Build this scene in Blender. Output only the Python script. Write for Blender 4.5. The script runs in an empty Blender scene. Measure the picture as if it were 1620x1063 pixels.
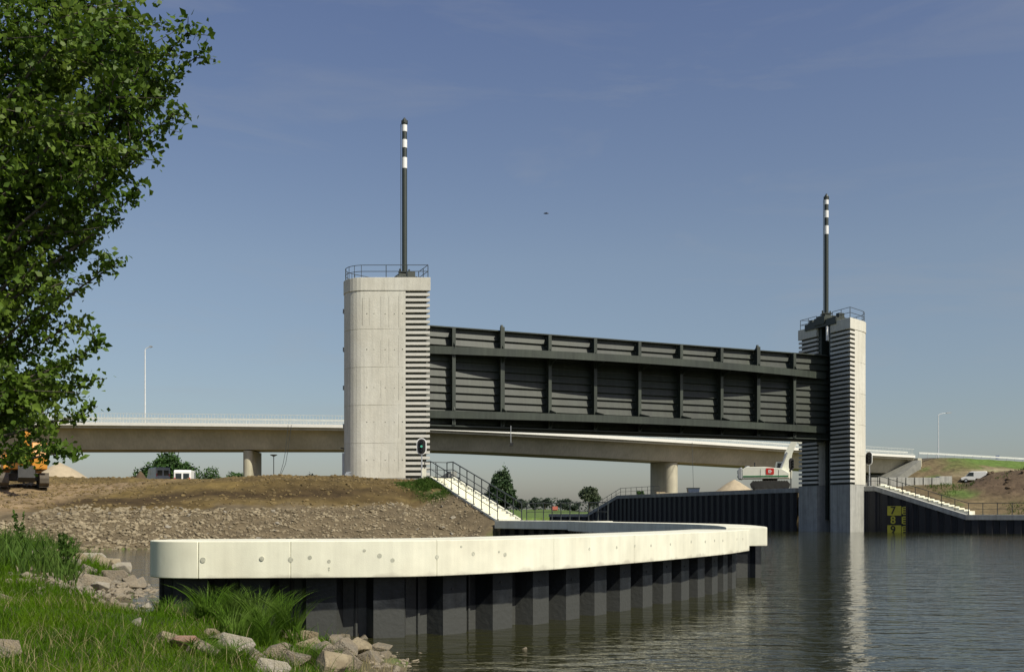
import bpy, bmesh, math, random
import numpy as np
from mathutils import Vector, Matrix
R = math.radians
S = bpy.context.scene
COL = S.collection
rng = np.random.default_rng(7)
random.seed(7)

# ------------------------------------------------------------------ camera / light
HZ, F, CX, CH = 813.0, 1600.0, 810.0, 1.9          # horizon row, focal length in photo pixels, centre column, eye height over water
cam = bpy.data.cameras.new('camera'); co = bpy.data.objects.new('camera', cam); COL.objects.link(co)
cam.sensor_width = 36; cam.lens = 36*F/1620; cam.shift_y = (HZ-531.5)/1620
co.location = (0, 0, CH); co.rotation_euler = (R(90), 0, 0); cam.clip_end = 2500; cam.clip_start = .1
S.camera = co
SUN_EL, SUN_AZ = R(46), R(-48)      # sun behind the camera, to the right
sdir = Vector((math.cos(SUN_EL)*math.sin(R(48)), -math.cos(SUN_EL)*math.cos(R(48)), math.sin(SUN_EL)))
sl = bpy.data.lights.new('sun', 'SUN'); sl.energy = 4.9; sl.angle = R(.5); sl.color = (1, .945, .80)
so = bpy.data.objects.new('sun', sl); COL.objects.link(so)
so.rotation_euler = sdir.to_track_quat('Z', 'Y').to_euler()
W = bpy.data.worlds.new('World'); S.world = W; W.use_nodes = True
nt = W.node_tree; N = nt.nodes; L = nt.links
bg = N['Background']
sky = N.new('ShaderNodeTexSky'); sky.sky_type = 'NISHITA'; sky.sun_disc = False
sky.sun_elevation = SUN_EL; sky.sun_rotation = math.atan2(sdir.x, sdir.y); sky.air_density = 1.0; sky.dust_density = 1.2; sky.ozone_density = 2.5
tc = N.new('ShaderNodeTexCoord'); mp = N.new('ShaderNodeMapping'); mp.inputs['Scale'].default_value = (1.6, 1.6, 9)
cn = N.new('ShaderNodeTexNoise'); cn.inputs['Scale'].default_value = 1.7; cn.inputs['Detail'].default_value = 7; cn.inputs['Roughness'].default_value = .62; cn.inputs['Distortion'].default_value = .6
cr = N.new('ShaderNodeValToRGB'); cr.color_ramp.elements[0].position = .5; cr.color_ramp.elements[1].position = .85
cr.color_ramp.elements[0].color = (0,0,0,1); cr.color_ramp.elements[1].color = (.34,.34,.34,1)
L.new(tc.outputs['Generated'], mp.inputs['Vector']); L.new(mp.outputs[0], cn.inputs['Vector']); L.new(cn.outputs['Fac'], cr.inputs[0])
tint = N.new('ShaderNodeMix'); tint.data_type = 'RGBA'; tint.blend_type = 'MULTIPLY'; tint.inputs['Factor'].default_value = 1
sx_ = N.new('ShaderNodeSeparateXYZ'); L.new(tc.outputs['Generated'], sx_.inputs[0]); tr_ = N.new('ShaderNodeValToRGB'); L.new(sx_.outputs[2], tr_.inputs[0])
e_ = tr_.color_ramp.elements; e_[0].position = .02; e_[0].color = (.86,.82,.84,1); e_[1].position = .5; e_[1].color = (1.06,.95,1.03,1)
q_ = tr_.color_ramp.elements.new(.10); q_.color = (.95,.88,.84,1); q_ = tr_.color_ramp.elements.new(.24); q_.color = (1.17,1.02,.92,1)
L.new(tr_.outputs[0], tint.inputs['B'])
L.new(sky.outputs[0], tint.inputs['A'])
mxc = N.new('ShaderNodeMix'); mxc.data_type = 'RGBA'; L.new(cr.outputs[0], mxc.inputs['Factor']); L.new(tint.outputs['Result'], mxc.inputs['A'])
mxc.inputs['B'].default_value = (3.6, 3.7, 3.8, 1)
L.new(mxc.outputs['Result'], bg.inputs[0]); bg.inputs[1].default_value = .10
S.view_settings.view_transform = 'Standard'; S.view_settings.look = 'None'; S.view_settings.exposure = 0; S.view_settings.gamma = 1

# ------------------------------------------------------------------ helpers
def at(px, py, Y): return ((px-CX)/F*Y, Y, CH+(HZ-py)/F*Y)
def atz(px, z, Y): return ((px-CX)/F*Y, Y, z)

def mat(name, col, rough=.8, metal=0, noise=.12, nscale=3, bump=0, bscale=20, col2=None, n2=.5, streak=0, spec=.5, coords='Object', detail=6, attr=None, trans=0):
    m = bpy.data.materials.new(name); m.use_nodes = True
    t = m.node_tree; n = t.nodes; l = t.links; b = n['Principled BSDF']
    b.inputs['Roughness'].default_value = rough; b.inputs['Metallic'].default_value = metal
    b.inputs['Specular IOR Level'].default_value = spec
    tcn = n.new('ShaderNodeTexCoord'); src = tcn.outputs[coords]
    nz = n.new('ShaderNodeTexNoise'); nz.inputs['Scale'].default_value = nscale; nz.inputs['Detail'].default_value = detail; nz.inputs['Roughness'].default_value = .6
    l.new(src, nz.inputs['Vector'])
    rp = n.new('ShaderNodeMapRange'); rp.inputs[1].default_value = .3; rp.inputs[2].default_value = .7
    rp.inputs[3].default_value = 1-noise; rp.inputs[4].default_value = 1+noise; l.new(nz.outputs['Fac'], rp.inputs[0])
    cur = None
    mx = n.new('ShaderNodeMix'); mx.data_type = 'RGBA'
    if attr:
        a = n.new('ShaderNodeVertexColor'); a.layer_name = attr; l.new(a.outputs[0], mx.inputs['A']); mx.inputs['Factor'].default_value = 0
    else:
        mx.inputs['A'].default_value = (*col, 1)
    if col2:
        nb = n.new('ShaderNodeTexNoise'); nb.inputs['Scale'].default_value = n2; nb.inputs['Detail'].default_value = 5; l.new(src, nb.inputs['Vector'])
        r2 = n.new('ShaderNodeMapRange'); r2.inputs[1].default_value = .42; r2.inputs[2].default_value = .62; l.new(nb.outputs['Fac'], r2.inputs[0])
        l.new(r2.outputs[0], mx.inputs['Factor']); mx.inputs['B'].default_value = (*col2, 1)
    elif not attr:
        mx.inputs['Factor'].default_value = 0
    vs = n.new('ShaderNodeVectorMath'); vs.operation = 'SCALE'; l.new(mx.outputs['Result'], vs.inputs[0]); l.new(rp.outputs[0], vs.inputs['Scale'])
    cur = vs.outputs[0]
    if streak:
        mpn = n.new('ShaderNodeMapping'); mpn.inputs['Scale'].default_value = (3.5, 3.5, .18); l.new(src, mpn.inputs[0])
        ns = n.new('ShaderNodeTexNoise'); ns.inputs['Scale'].default_value = 1; ns.inputs['Detail'].default_value = 8; ns.inputs['Roughness'].default_value = .65; l.new(mpn.outputs[0], ns.inputs['Vector'])
        r3 = n.new('ShaderNodeMapRange'); r3.inputs[1].default_value = .35; r3.inputs[2].default_value = .62; r3.inputs[3].default_value = 1-streak; r3.inputs[4].default_value = 1; l.new(ns.outputs['Fac'], r3.inputs[0])
        v2 = n.new('ShaderNodeVectorMath'); v2.operation = 'SCALE'; l.new(cur, v2.inputs[0]); l.new(r3.outputs[0], v2.inputs['Scale']); cur = v2.outputs[0]
    l.new(cur, b.inputs['Base Color'])
    if trans:
        out = n['Material Output']; tr = n.new('ShaderNodeBsdfTranslucent'); l.new(cur, tr.inputs[0]); ms = n.new('ShaderNodeMixShader'); ms.inputs[0].default_value = trans
        l.new(b.outputs[0], ms.inputs[1]); l.new(tr.outputs[0], ms.inputs[2]); l.new(ms.outputs[0], out.inputs[0])
    if bump:
        bz = n.new('ShaderNodeTexNoise'); bz.inputs['Scale'].default_value = bscale; bz.inputs['Detail'].default_value = 8; l.new(src, bz.inputs['Vector'])
        bp = n.new('ShaderNodeBump'); bp.inputs['Strength'].default_value = bump; bp.inputs['Distance'].default_value = .1; l.new(bz.outputs['Fac'], bp.inputs['Height']); l.new(bp.outputs[0], b.inputs['Normal'])
    return m

M = {}
M['conc'] = mat('pale_concrete', (.60,.58,.49), .85, noise=.06, nscale=2.2, streak=.14, bump=.15, bscale=9, col2=(.64,.625,.54), n2=.35)
M['cap'] = mat('cast_coping_concrete', (.80,.79,.63), .8, noise=.05, nscale=3, streak=.13, bump=.05, bscale=60, col2=(.72,.70,.55), n2=.8)
def edge_stain(mt, z0, z1, col):
    _t = mt.node_tree; _n = _t.nodes; _b = _n['Principled BSDF']; _src = _b.inputs['Base Color'].links[0].from_socket
    _g = _n.new('ShaderNodeNewGeometry'); _s = _n.new('ShaderNodeSeparateXYZ'); _t.links.new(_g.outputs['Position'], _s.inputs[0])
    _nz = _n.new('ShaderNodeTexNoise'); _nz.inputs['Scale'].default_value = 2.6; _nz.inputs['Detail'].default_value = 8; _t.links.new(_g.outputs['Position'], _nz.inputs['Vector'])
    _ma = _n.new('ShaderNodeMath'); _ma.operation = 'MULTIPLY_ADD'; _ma.inputs[1].default_value = -.30; _t.links.new(_nz.outputs['Fac'], _ma.inputs[0]); _t.links.new(_s.outputs[2], _ma.inputs[2])
    _mr = _n.new('ShaderNodeMapRange'); _mr.inputs[1].default_value = z0; _mr.inputs[2].default_value = z1; _mr.inputs[4].default_value = .6; _t.links.new(_ma.outputs[0], _mr.inputs[0])
    _mx = _n.new('ShaderNodeMix'); _mx.data_type = 'RGBA'; _t.links.new(_mr.outputs[0], _mx.inputs['Factor']); _t.links.new(_src, _mx.inputs['A']); _mx.inputs['B'].default_value = (*col,1); _t.links.new(_mx.outputs['Result'], _b.inputs['Base Color'])
edge_stain(M['cap'], .95-.30*.5+.055, .95-.30*.5-.01, (.40,.37,.30))
M['conc_slat'] = mat('slat_concrete', (.60,.585,.52), .85, noise=.05)
M['conc_base'] = mat('grey_base_concrete', (.40,.40,.36), .9, noise=.12, nscale=1.5, streak=.3)
M['conc_bridge'] = mat('bridge_concrete', (.48,.45,.34), .9, noise=.12, nscale=.5, streak=.16, col2=(.42,.395,.29), n2=.15)
M['conc_joint'] = mat('joint_grey', (.34,.33,.28), .9)
M['stain'] = mat('plug_mortar', (.44,.44,.35), .9, noise=.3, nscale=30)
M['rust'] = mat('rust_line', (.70,.64,.48), .9)
M['white'] = mat('white_paint', (.78,.78,.75), .4, noise=.04)
M['bridge_white'] = mat('white_edge_beam', (.72,.71,.64), .6, noise=.05)
M['gate'] = mat('green_black_gate_paint', (.050,.061,.046), .5, noise=.18, nscale=.8, col2=(.038,.046,.037), n2=.4, streak=.3, spec=.4)
M['gate_skin'] = mat('green_black_skin_paint', (.034,.043,.029), .5, noise=.2, nscale=.7, col2=(.030,.038,.029), n2=.35, streak=.35, spec=.4)
M['gate_dark'] = mat('dark_machinery_paint', (.028,.036,.028), .5, noise=.1)
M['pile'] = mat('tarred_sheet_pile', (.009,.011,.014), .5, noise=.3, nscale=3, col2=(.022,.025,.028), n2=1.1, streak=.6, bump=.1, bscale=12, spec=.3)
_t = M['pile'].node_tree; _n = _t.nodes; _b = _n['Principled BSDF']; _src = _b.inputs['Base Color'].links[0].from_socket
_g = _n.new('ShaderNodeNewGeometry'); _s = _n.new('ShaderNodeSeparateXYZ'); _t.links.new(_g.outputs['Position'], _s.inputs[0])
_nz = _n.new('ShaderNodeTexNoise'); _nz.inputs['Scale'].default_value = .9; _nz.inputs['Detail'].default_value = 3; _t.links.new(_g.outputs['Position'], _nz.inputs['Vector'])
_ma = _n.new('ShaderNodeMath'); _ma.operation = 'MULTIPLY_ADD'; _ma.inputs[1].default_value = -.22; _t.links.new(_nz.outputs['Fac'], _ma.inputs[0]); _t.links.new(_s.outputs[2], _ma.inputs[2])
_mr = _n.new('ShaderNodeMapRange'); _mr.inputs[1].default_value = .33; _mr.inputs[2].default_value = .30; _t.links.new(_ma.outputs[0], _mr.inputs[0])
_mx = _n.new('ShaderNodeMix'); _mx.data_type = 'RGBA'; _t.links.new(_mr.outputs[0], _mx.inputs['Factor']); _t.links.new(_src, _mx.inputs['A']); _mx.inputs['B'].default_value = (.058,.060,.055,1); _t.links.new(_mx.outputs['Result'], _b.inputs['Base Color'])  # sunlit lower zone under the coping shadow, painted into the pile colour by height
M['pile_far'] = mat('far_sheet_pile', (.012,.013,.016), .6, noise=.2, nscale=2)
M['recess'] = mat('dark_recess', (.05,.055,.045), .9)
M['rail'] = mat('dark_rail_paint', (.035,.042,.042), .45)
M['galv'] = mat('galvanised_steel', (.42,.44,.45), .45, metal=.4)
M['lampw'] = mat('pale_lamp_post', (.62,.64,.64), .4)
M['black'] = mat('black_matt', (.012,.012,.012), .6)
M['rubber'] = mat('rubber', (.02,.02,.02), .8)
M['glass'] = mat('dark_glass', (.02,.03,.035), .08, noise=0)
M['paving'] = mat('slope_paving', (.20,.20,.175), .9, noise=.2, nscale=1)
M['asph'] = mat('asphalt', (.07,.07,.07), .9)
M['orange'] = mat('orange_plant_paint', (.55,.24,.03), .45, noise=.12)
M['exwhite'] = mat('cream_plant_paint', (.78,.79,.68), .45, noise=.06)
M['exgreen'] = mat('green_stripe_paint', (.03,.17,.06), .5)
M['red'] = mat('red_paint', (.55,.03,.02), .5)
M['trackm'] = mat('muddy_track_steel', (.09,.075,.055), .8, noise=.3, nscale=4)
M['track_dark'] = mat('black_track_steel', (.025,.025,.023), .7, noise=.3, nscale=4)
M['silver'] = mat('silver_blue_van_paint', (.40,.46,.56), .3)
M['navy'] = mat('dark_blue_van_paint', (.05,.07,.11), .3)
M['yellow'] = mat('gauge_yellow', (.45,.42,.04), .5)
M['blue'] = mat('road_sign_blue', (.02,.06,.20), .4)
M['rooftile'] = mat('red_roof_tiles', (.48,.13,.09), .8)
M['brickw'] = mat('farm_wall', (.35,.22,.16), .9)
M['sand'] = mat('sand_heap_sand', (.40,.33,.22), .95, noise=.12, nscale=1.5, bump=.5, bscale=2)
M['soil'] = mat('heaped_soil', (.085,.058,.032), .95, noise=.3, nscale=1.2, bump=.8, bscale=2.5)
M['clod'] = mat('earth_clods', (.14,.10,.04), .95, noise=.45, nscale=1.5)
M['stone'] = mat('quarry_stone', (.275,.228,.145), .9, noise=.2, nscale=2.5, col2=(.17,.135,.08), n2=.9, bump=.5, bscale=6)
M['stoneb'] = mat('bank_boulder', (.235,.195,.135), .9, noise=.22, nscale=6, col2=(.20,.175,.13), n2=2, bump=.6, bscale=14)
M['stonew'] = mat('pale_boulder', (.30,.27,.20), .9, noise=.15, nscale=6, col2=(.30,.27,.22), n2=3, bump=.5, bscale=14)
M['stoner'] = mat('reddish_boulder', (.30,.17,.115), .9, noise=.2, nscale=6, col2=(.23,.15,.11), n2=3, bump=.5, bscale=14)
M['bark'] = mat('bark', (.09,.075,.055), .95, noise=.3, nscale=8, bump=.6)
M['bridge_u'] = mat('guardrail_steel', (.55,.57,.53), .6)
def leafmat(name, c, c2, sc=1.2, tr=.25):
    return mat(name, c, .55, noise=.25, nscale=sc*6, col2=c2, n2=sc, trans=tr, spec=.35)
M['leaf'] = leafmat('poplar_leaves', (.070,.130,.010), (.125,.19,.020), 1.6, .35)
M['leaf_mid'] = leafmat('round_tree_leaves', (.045,.10,.018), (.03,.07,.014), .5, .12)
M['leaf_dark'] = leafmat('dark_tree_leaves', (.03,.062,.02), (.045,.08,.026), .6, .12)
M['leaf_grey'] = leafmat('grey_green_leaves', (.06,.085,.045), (.09,.11,.06), .6, .12)
M['leaf_far'] = leafmat('far_tree_leaves', (.055,.075,.05), (.04,.06,.04), .2, .1)
M['weed'] = leafmat('weed_leaves', (.05,.10,.015), (.08,.13,.025), 1.5)
M['grass'] = leafmat('grass_blades', (.058,.130,.003), (.095,.17,.006), 1.1, .35)
M['dry'] = leafmat('dry_stalks', (.30,.25,.12), (.22,.19,.08), 2, .2)
M['grass2'] = leafmat('tall_grass_blades', (.075,.15,.012), (.11,.18,.03), 3, .35)

for _k in ('grass','grass2','weed'): _b = M[_k].node_tree.nodes['Principled BSDF']; _b.inputs['Specular IOR Level'].default_value = .12; _b.inputs['Roughness'].default_value = .8
ORG = {}
class MB:
    def __init__(s): s.v = []; s.f = []
    def add(s, vs, fs):
        o = len(s.v); s.v.extend([tuple(v) for v in vs]); s.f.extend([tuple(i+o for i in f) for f in fs]); return s
    def box(s, c, size, rz=0, taper=1):
        x, y, z = [k/2 for k in size]; cs, sn = math.cos(rz), math.sin(rz); vs = []
        for dz in (-z, z):
            k = taper if dz > 0 else 1
            for dx, dy in ((-x,-y),(x,-y),(x,y),(-x,y)):
                dx *= k; dy *= k
                vs.append((c[0]+dx*cs-dy*sn, c[1]+dx*sn+dy*cs, c[2]+dz))
        return s.add(vs, [(3,2,1,0),(4,5,6,7),(0,1,5,4),(1,2,6,5),(2,3,7,6),(3,0,4,7)])
    def bar(s, p, q, w, h, up=(0,0,1)):
        p = Vector(p); q = Vector(q); d = (q-p).normalized(); u = Vector(up)
        if abs(d.dot(u)) > .99: u = Vector((0,1,0))
        a = d.cross(u).normalized()*w/2; b = a.cross(d).normalized()*h/2
        vs = [p-a-b,p+a-b,p+a+b,p-a+b,q-a-b,q+a-b,q+a+b,q-a+b]
        return s.add(vs, [(3,2,1,0),(4,5,6,7),(0,1,5,4),(1,2,6,5),(2,3,7,6),(3,0,4,7)])
    def tube(s, p, q, r, r2=None, n=8, caps=True):
        r2 = r if r2 is None else r2
        p = Vector(p); q = Vector(q); d = (q-p).normalized(); u = Vector((0,0,1)) if abs(d.z) < .95 else Vector((1,0,0))
        a = d.cross(u).normalized(); b = a.cross(d); vs = []
        for c, rr in ((p, r), (q, r2)):
            for i in range(n):
                t = 2*math.pi*i/n; vs.append(c+a*rr*math.cos(t)+b*rr*math.sin(t))
        fs = [(i, (i+1)%n, n+(i+1)%n, n+i) for i in range(n)]
        if caps: fs += [tuple(range(n))[::-1], tuple(range(n, 2*n))]
        return s.add(vs, fs)
    def chain(s, pts, rad, n=6):
        for i in range(len(pts)-1): s.tube(pts[i], pts[i+1], rad[i], rad[i+1], n, True)
        return s
    def prism(s, poly, z0, z1):
        a = sum(poly[i][0]*poly[(i+1)%len(poly)][1]-poly[(i+1)%len(poly)][0]*poly[i][1] for i in range(len(poly)))
        if a < 0: poly = poly[::-1]
        n = len(poly); z0 = [z0]*n if not hasattr(z0,'__len__') else z0; z1 = [z1]*n if not hasattr(z1,'__len__') else z1
        vs = [(p[0],p[1],z) for p, z in zip(poly, z0)]+[(p[0],p[1],z) for p, z in zip(poly, z1)]
        return s.add(vs, [tuple(range(n))[::-1], tuple(range(n,2*n))]+[(i,(i+1)%n,n+(i+1)%n,n+i) for i in range(n)])
    def slab(s, poly, origin, ax, ay, th):      # polygon in a plane spanned by ax, ay, thickness along the normal
        o = Vector(origin); ax = Vector(ax); ay = Vector(ay); nn = ax.cross(ay).normalized()*th
        n = len(poly); vs = [o+ax*p[0]+ay*p[1]-nn/2 for p in poly]+[o+ax*p[0]+ay*p[1]+nn/2 for p in poly]
        return s.add(vs, [tuple(range(n))[::-1], tuple(range(n,2*n))]+[(i,(i+1)%n,n+(i+1)%n,n+i) for i in range(n)])
    def build(s, name, m, parent=None, smooth=False, bevel=0):
        me = bpy.data.meshes.new(name)
        org = ORG.get(parent.name, (0,0,0)) if parent else (0,0,0)
        vs = [(a-org[0], b-org[1], c-org[2]) for a,b,c in s.v]
        me.from_pydata(vs, [], s.f); me.materials.append(m)
        o = bpy.data.objects.new(name, me); COL.objects.link(o)
        if parent: o.parent = parent
        ORG[o.name] = org
        bm = bmesh.new(); bm.from_mesh(me); bmesh.ops.recalc_face_normals(bm, faces=bm.faces)
        bm.to_mesh(me); bm.free()
        if smooth:
            me.polygons.foreach_set('use_smooth', [True]*len(me.polygons))
            try: me.set_sharp_from_angle(angle=R(35))
            except Exception: pass
        if bevel:
            b = o.modifiers.new('bevel', 'BEVEL'); b.width = bevel; b.segments = 2; b.limit_method = 'ANGLE'
        return o
def tag(o, label, cat, group=None, kind=None):
    if kind: o['kind'] = kind
    if label: o['label'] = label
    if cat: o['category'] = cat
    if group: o['group'] = group
    return o
def thing(name, loc, label, cat, group=None):
    o = bpy.data.objects.new(name, None); COL.objects.link(o); o.location = loc; o.empty_display_size = .5
    ORG[o.name] = tuple(loc); return tag(o, label, cat, group)
def dup(root, label=None, loc=None, rz=None):
    def cp(o, par):
        c = o.copy(); COL.objects.link(c)
        if par: c.parent = par
        for ch in list(o.children):
            cp(ch, c)
        return c
    r = cp(root, None)
    if label: r['label'] = label
    if loc is not None: r.location = loc
    if rz is not None: r.rotation_euler[2] = rz
    return r
def npmesh(name, V, Fq, m, smooth=False, nper=4):
    me = bpy.data.meshes.new(name); V = np.asarray(V, np.float32); Fq = np.asarray(Fq, np.int32)
    me.vertices.add(len(V)); me.vertices.foreach_set('co', V.ravel())
    me.loops.add(Fq.size); me.loops.foreach_set('vertex_index', Fq.ravel())
    me.polygons.add(len(Fq)); me.polygons.foreach_set('loop_start', np.arange(0, Fq.size, nper, dtype=np.int32)); me.polygons.foreach_set('loop_total', np.full(len(Fq), nper, np.int32))
    if smooth: me.polygons.foreach_set('use_smooth', np.ones(len(Fq), bool))
    me.update(calc_edges=True); me.validate()
    if m: me.materials.append(m)
    o = bpy.data.objects.new(name, me); COL.objects.link(o); return o

# value noise in numpy
_T = rng.random((256, 256))
def vn(x, y, sc, ox=0.):
    x = np.asarray(x)/sc+ox+1000; y = np.asarray(y)/sc+ox*1.7+1000
    xi = np.floor(x).astype(int); yi = np.floor(y).astype(int); fx = x-xi; fy = y-yi
    fx = fx*fx*(3-2*fx); fy = fy*fy*(3-2*fy); a = _T[xi%256, yi%256]; b = _T[(xi+1)%256, yi%256]; c = _T[xi%256, (yi+1)%256]; d = _T[(xi+1)%256, (yi+1)%256]
    return (a*(1-fx)+b*fx)*(1-fy)+(c*(1-fx)+d*fx)*fy
def fbm(x, y, sc, o=5):
    r = 0; a = 1; t = 0
    for i in range(o): r = r+a*(vn(x, y, sc/2**i, i*3.3)-.5); t += a; a *= .55
    return r/t*2

# ------------------------------------------------------------------ terrain
def segdist(x, y, pts):
    """unsigned distance to polyline and parameter (index+t) of the nearest point"""
    best = np.full(np.shape(x), 1e9); par = np.zeros(np.shape(x))
    for i in range(len(pts)-1):
        ax, ay = pts[i]; bx, by = pts[i+1]; dx, dy = bx-ax, by-ay
        t = np.clip(((x-ax)*dx+(y-ay)*dy)/(dx*dx+dy*dy), 0, 1); d = np.hypot(x-ax-t*dx, y-ay-t*dy)
        m = d < best; best = np.where(m, d, best); par = np.where(m, i+t, par)
    return best, par
def inside(x, y, poly):
    r = np.zeros(np.shape(x), bool); n = len(poly)
    for i in range(n):
        ax, ay = poly[i]; bx, by = poly[(i+1)%n]
        if ay == by: continue
        c = ((ay > y) != (by > y)) & (x < (bx-ax)*(y-ay)/(by-ay)+ax); r ^= c
    return r
G = Vector((.9226,.386,0)); NN = Vector((.386,-.9226,0))
OL = Vector((-8.746,91.74,0)); OR = Vector((33.74,109.54,0))
# left bank
shoreA = [(-400,20),(-60,46),(-34,52),(-21,55),(-8,58.5),(-2.5,61),(-1.2,63.2)]
polyA = shoreA+[(-.4,65.0),(-5.2,72.8),(-6.5,84),(-8.5,90),(-11,97),(-32,161),(-60,190),(-400,240)]
# near grassy bank
shoreB = [(40,-14),(12,-7),(3,1.5),(.4,5.5),(-1.0,8.6),(-1.15,10.8),(-1.35,13.2),(-2.9,14.9),(-5.6,16.2),(-7.2,19),(-9.3,25),(-12.5,33),(-19,43),(-32,52),(-60,60)]
polyB = shoreB+[(-400,60),(-400,-400),(40,-400)]
# right side
QR = [(8,200),(6.6,178),(12.7,172),(16.7,161),(32.6,115.5),(36.8,109.2),(38.5,107.5),(45.3,101),(62,88),(110,55),(300,-60)]
polyC = QR+[(900,-60),(900,3000),(-900,3000),(-900,172),(-400,260),(-60,205),(-20,190)]
roadR = [(77.6,189.4),(103,207),(150,236),(280,310)]
ZR = 12.3
def height(x, y, noise=True):
    x = np.asarray(x, float); y = np.asarray(y, float)
    h = np.full(x.shape, -2.2)
    # A
    ins = inside(x, y, polyA); d, _ = segdist(x, y, shoreA)
    pr = np.interp(d, [0,7,12,17,30], [.0,2.3,4.15,4.7,5.0]); pl = np.interp(d, [0,6,17,35], [0,2.0,3.5,5.0])
    w = np.clip((x+30)/12, 0, 1); a = pl*(1-w)+pr*w
    far = np.clip((y-125)/30, 0, 1); a = a*(1-far)+2.0*far
    a = a+fbm(x, y, 5, 6)*.42*np.clip(d/4, 0, 1)+np.maximum(fbm(x+50, y, 1.1, 3), 0)*.16*np.clip((d-7)/2, 0, 1)
    sd, sp_ = segdist(x, y, [(-5.75,72.3),(-.85,64.6)]); sz = 4.55-3.05*sp_
    a = np.where(sd < 6, np.maximum(a, np.minimum(sz-.12-np.maximum(sd-.4,0)*.42, 4.7)), a)
    h = np.where(ins, a, h)
    out = (~ins) & (d < 6) & (y < 64); h = np.where(out, np.maximum(h, -d*.35), h)
    # B
    ins = inside(x, y, polyB); d, _ = segdist(x, y, shoreB)
    b = np.interp(d, [0,.8,2.2,5,14], [0,.22,.55,.95,1.12])+fbm(x, y, 3, 4)*.10*np.clip(d/2, 0, 1)
    b = np.where((y < 6) & (x > -3), np.minimum(b, .35), b)
    h = np.where(ins, np.maximum(h, b), h)
    out = (~ins) & (d < 7); h = np.where(out, np.maximum(h, -d*.3), h)
    # C
    d, p = segdist(x, y, QR); ins = inside(x, y, polyC) & ((d > 1.25) | (y > 176))
    ez = np.interp(p, [0,1,2,3,4,5,6,7,8,9,10], [1.2,1.2,1.6,4.75,4.75,4.75,4.75,1.65,1.65,1.65,1.65])
    tgt = np.where(y < 165, np.where(x > 36, 5.2, 4.8), 1.0)
    k = np.clip((d-2.5)/12, 0, 1); k = k*k*(3-2*k)
    c = ez*(1-k)+tgt*k
    fld = np.clip((y-185)/300, 0, 1); lf = np.clip((60-x)/40, 0, 1)*np.clip((y-168)/10, 0, 1)
    c = c*(1-lf)+(.95+3.2*fld)*lf
    rd, rp = segdist(x, y, roadR)
    bu = np.maximum(-((x-roadR[0][0])*.82+(y-roadR[0][1])*.572), 0); emb = ZR-.1-np.maximum(rd+bu*.30-5.8, 0)*.33
    c = np.maximum(c, emb)
    nz = fbm(x, y, 6, 5)*.3*np.clip((d-3)/5, 0, 1)*np.clip((rd-5)/4, 0, 1)*(1-lf)
    # ragged dug soil behind the low quay
    hp, _ = segdist(x, y, [(56,112),(68,106),(84,98),(110,82)])
    heap = np.clip(1-hp/6.5, 0, 1); heap = heap*heap*(3-2*heap)
    c = c+heap*(1.85+.9*fbm(x, y, 2.4, 5))+nz
    h = np.where(ins, c, h)
    return h
def axis(parts):
    r = []
    for a, b, s in parts: r += list(np.arange(a, b, s))
    return np.array(r+[parts[-1][1]])
ax_ = axis([(-4000,-1000,600),(-1000,-200,80),(-200,-60,7),(-60,-34,.9),(-34,2,.33),(2,30,1.6),(30,72,.6),(72,130,1.5),(130,300,12),(300,1000,90),(1000,4000,600)])
ay_ = axis([(-1500,-200,300),(-200,-10,20),(-10,4,2),(4,52,.6),(52,92,.33),(92,135,.7),(135,200,1.4),(200,500,12),(500,1000,60),(1000,5000,500)])
XX, YY = np.meshgrid(ax_, ay_); ZZ = height(XX, YY)
V = np.stack([XX.ravel(), YY.ravel(), ZZ.ravel()], 1); nx, ny = len(ax_), len(ay_)
ii, jj = np.meshgrid(np.arange(nx-1), np.arange(ny-1)); q = (jj*nx+ii).ravel()
ground = npmesh('ground', V, np.stack([q, q+1, q+nx+1, q+nx], 1), None, True); tag(ground, None, None, kind='structure')
# what the soil is made of, vertex by vertex
x, y, z = V[:,0], V[:,1], V[:,2]
colr = np.tile(np.array([.10,.15,.035]), (len(V), 1))
def setc(m, c): 
    m = np.clip(np.asarray(m, float), 0, 1)[:,None]; colr[:] = colr*(1-m)+np.array(c)*m
n1 = fbm(x, y, 9, 5); n2 = fbm(x, y, 2.5, 5)
inA = inside(x, y, polyA); dA, _ = segdist(x, y, shoreA)
setc(inA, (.138,.098,.034)); setc(inA*np.clip(n1*3+.3, 0, 1)*.8, (.088,.061,.022)); setc(inA*np.clip(n2*3-.3, 0, 1)*.5, (.185,.138,.055))
setc(inA*np.clip((7.6+n2*1.5-dA)/.8, 0, 1), (.125,.098,.058)); 
band = np.exp(-((dA-9.3-n2*1.4)/1.5)**2)*np.clip((-x-5)/6, 0, 1); setc(inA*band*.95, (.045,.030,.014))
sandp = inA*np.clip((-26.5-x+(dA-9)*.55+n1*4)/3, 0, 1)*np.clip((26-dA)/6, 0, 1); setc(sandp, (.235,.17,.095))
# green weeds beside the stair
gs, _ = segdist(x, y, [(-7.7,73.2),(-5.0,69.3)]); setc(inA*np.clip((1.2-gs+n2*1.4), 0, 1), (.07,.10,.03))
inB = inside(x, y, polyB); dB, _ = segdist(x, y, shoreB); setc(inB, (.055,.075,.02)); setc(inB*np.clip(1.2-dB, 0, 1), (.10,.08,.05)); setc(inB*np.clip(2.4-2*np.hypot((x+9.2)/2.2,(y-24)/3.8), 0, 1), (.10,.08,.05))
inC = inside(x, y, polyC); dC, pC = segdist(x, y, QR); rd, _ = segdist(x, y, roadR)
rs = inC & (y < 168+.0*x) | (inC & (x > 56) & (y < 300))
setc(rs, (.15,.115,.062)); setc(rs*np.clip(n1*3, 0, 1)*.6, (.10,.075,.04))
setc(rs*np.clip(n2*4-.9, 0, 1)*np.clip((x-44)/4, 0, 1)*.9, (.08,.13,.03))
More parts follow.
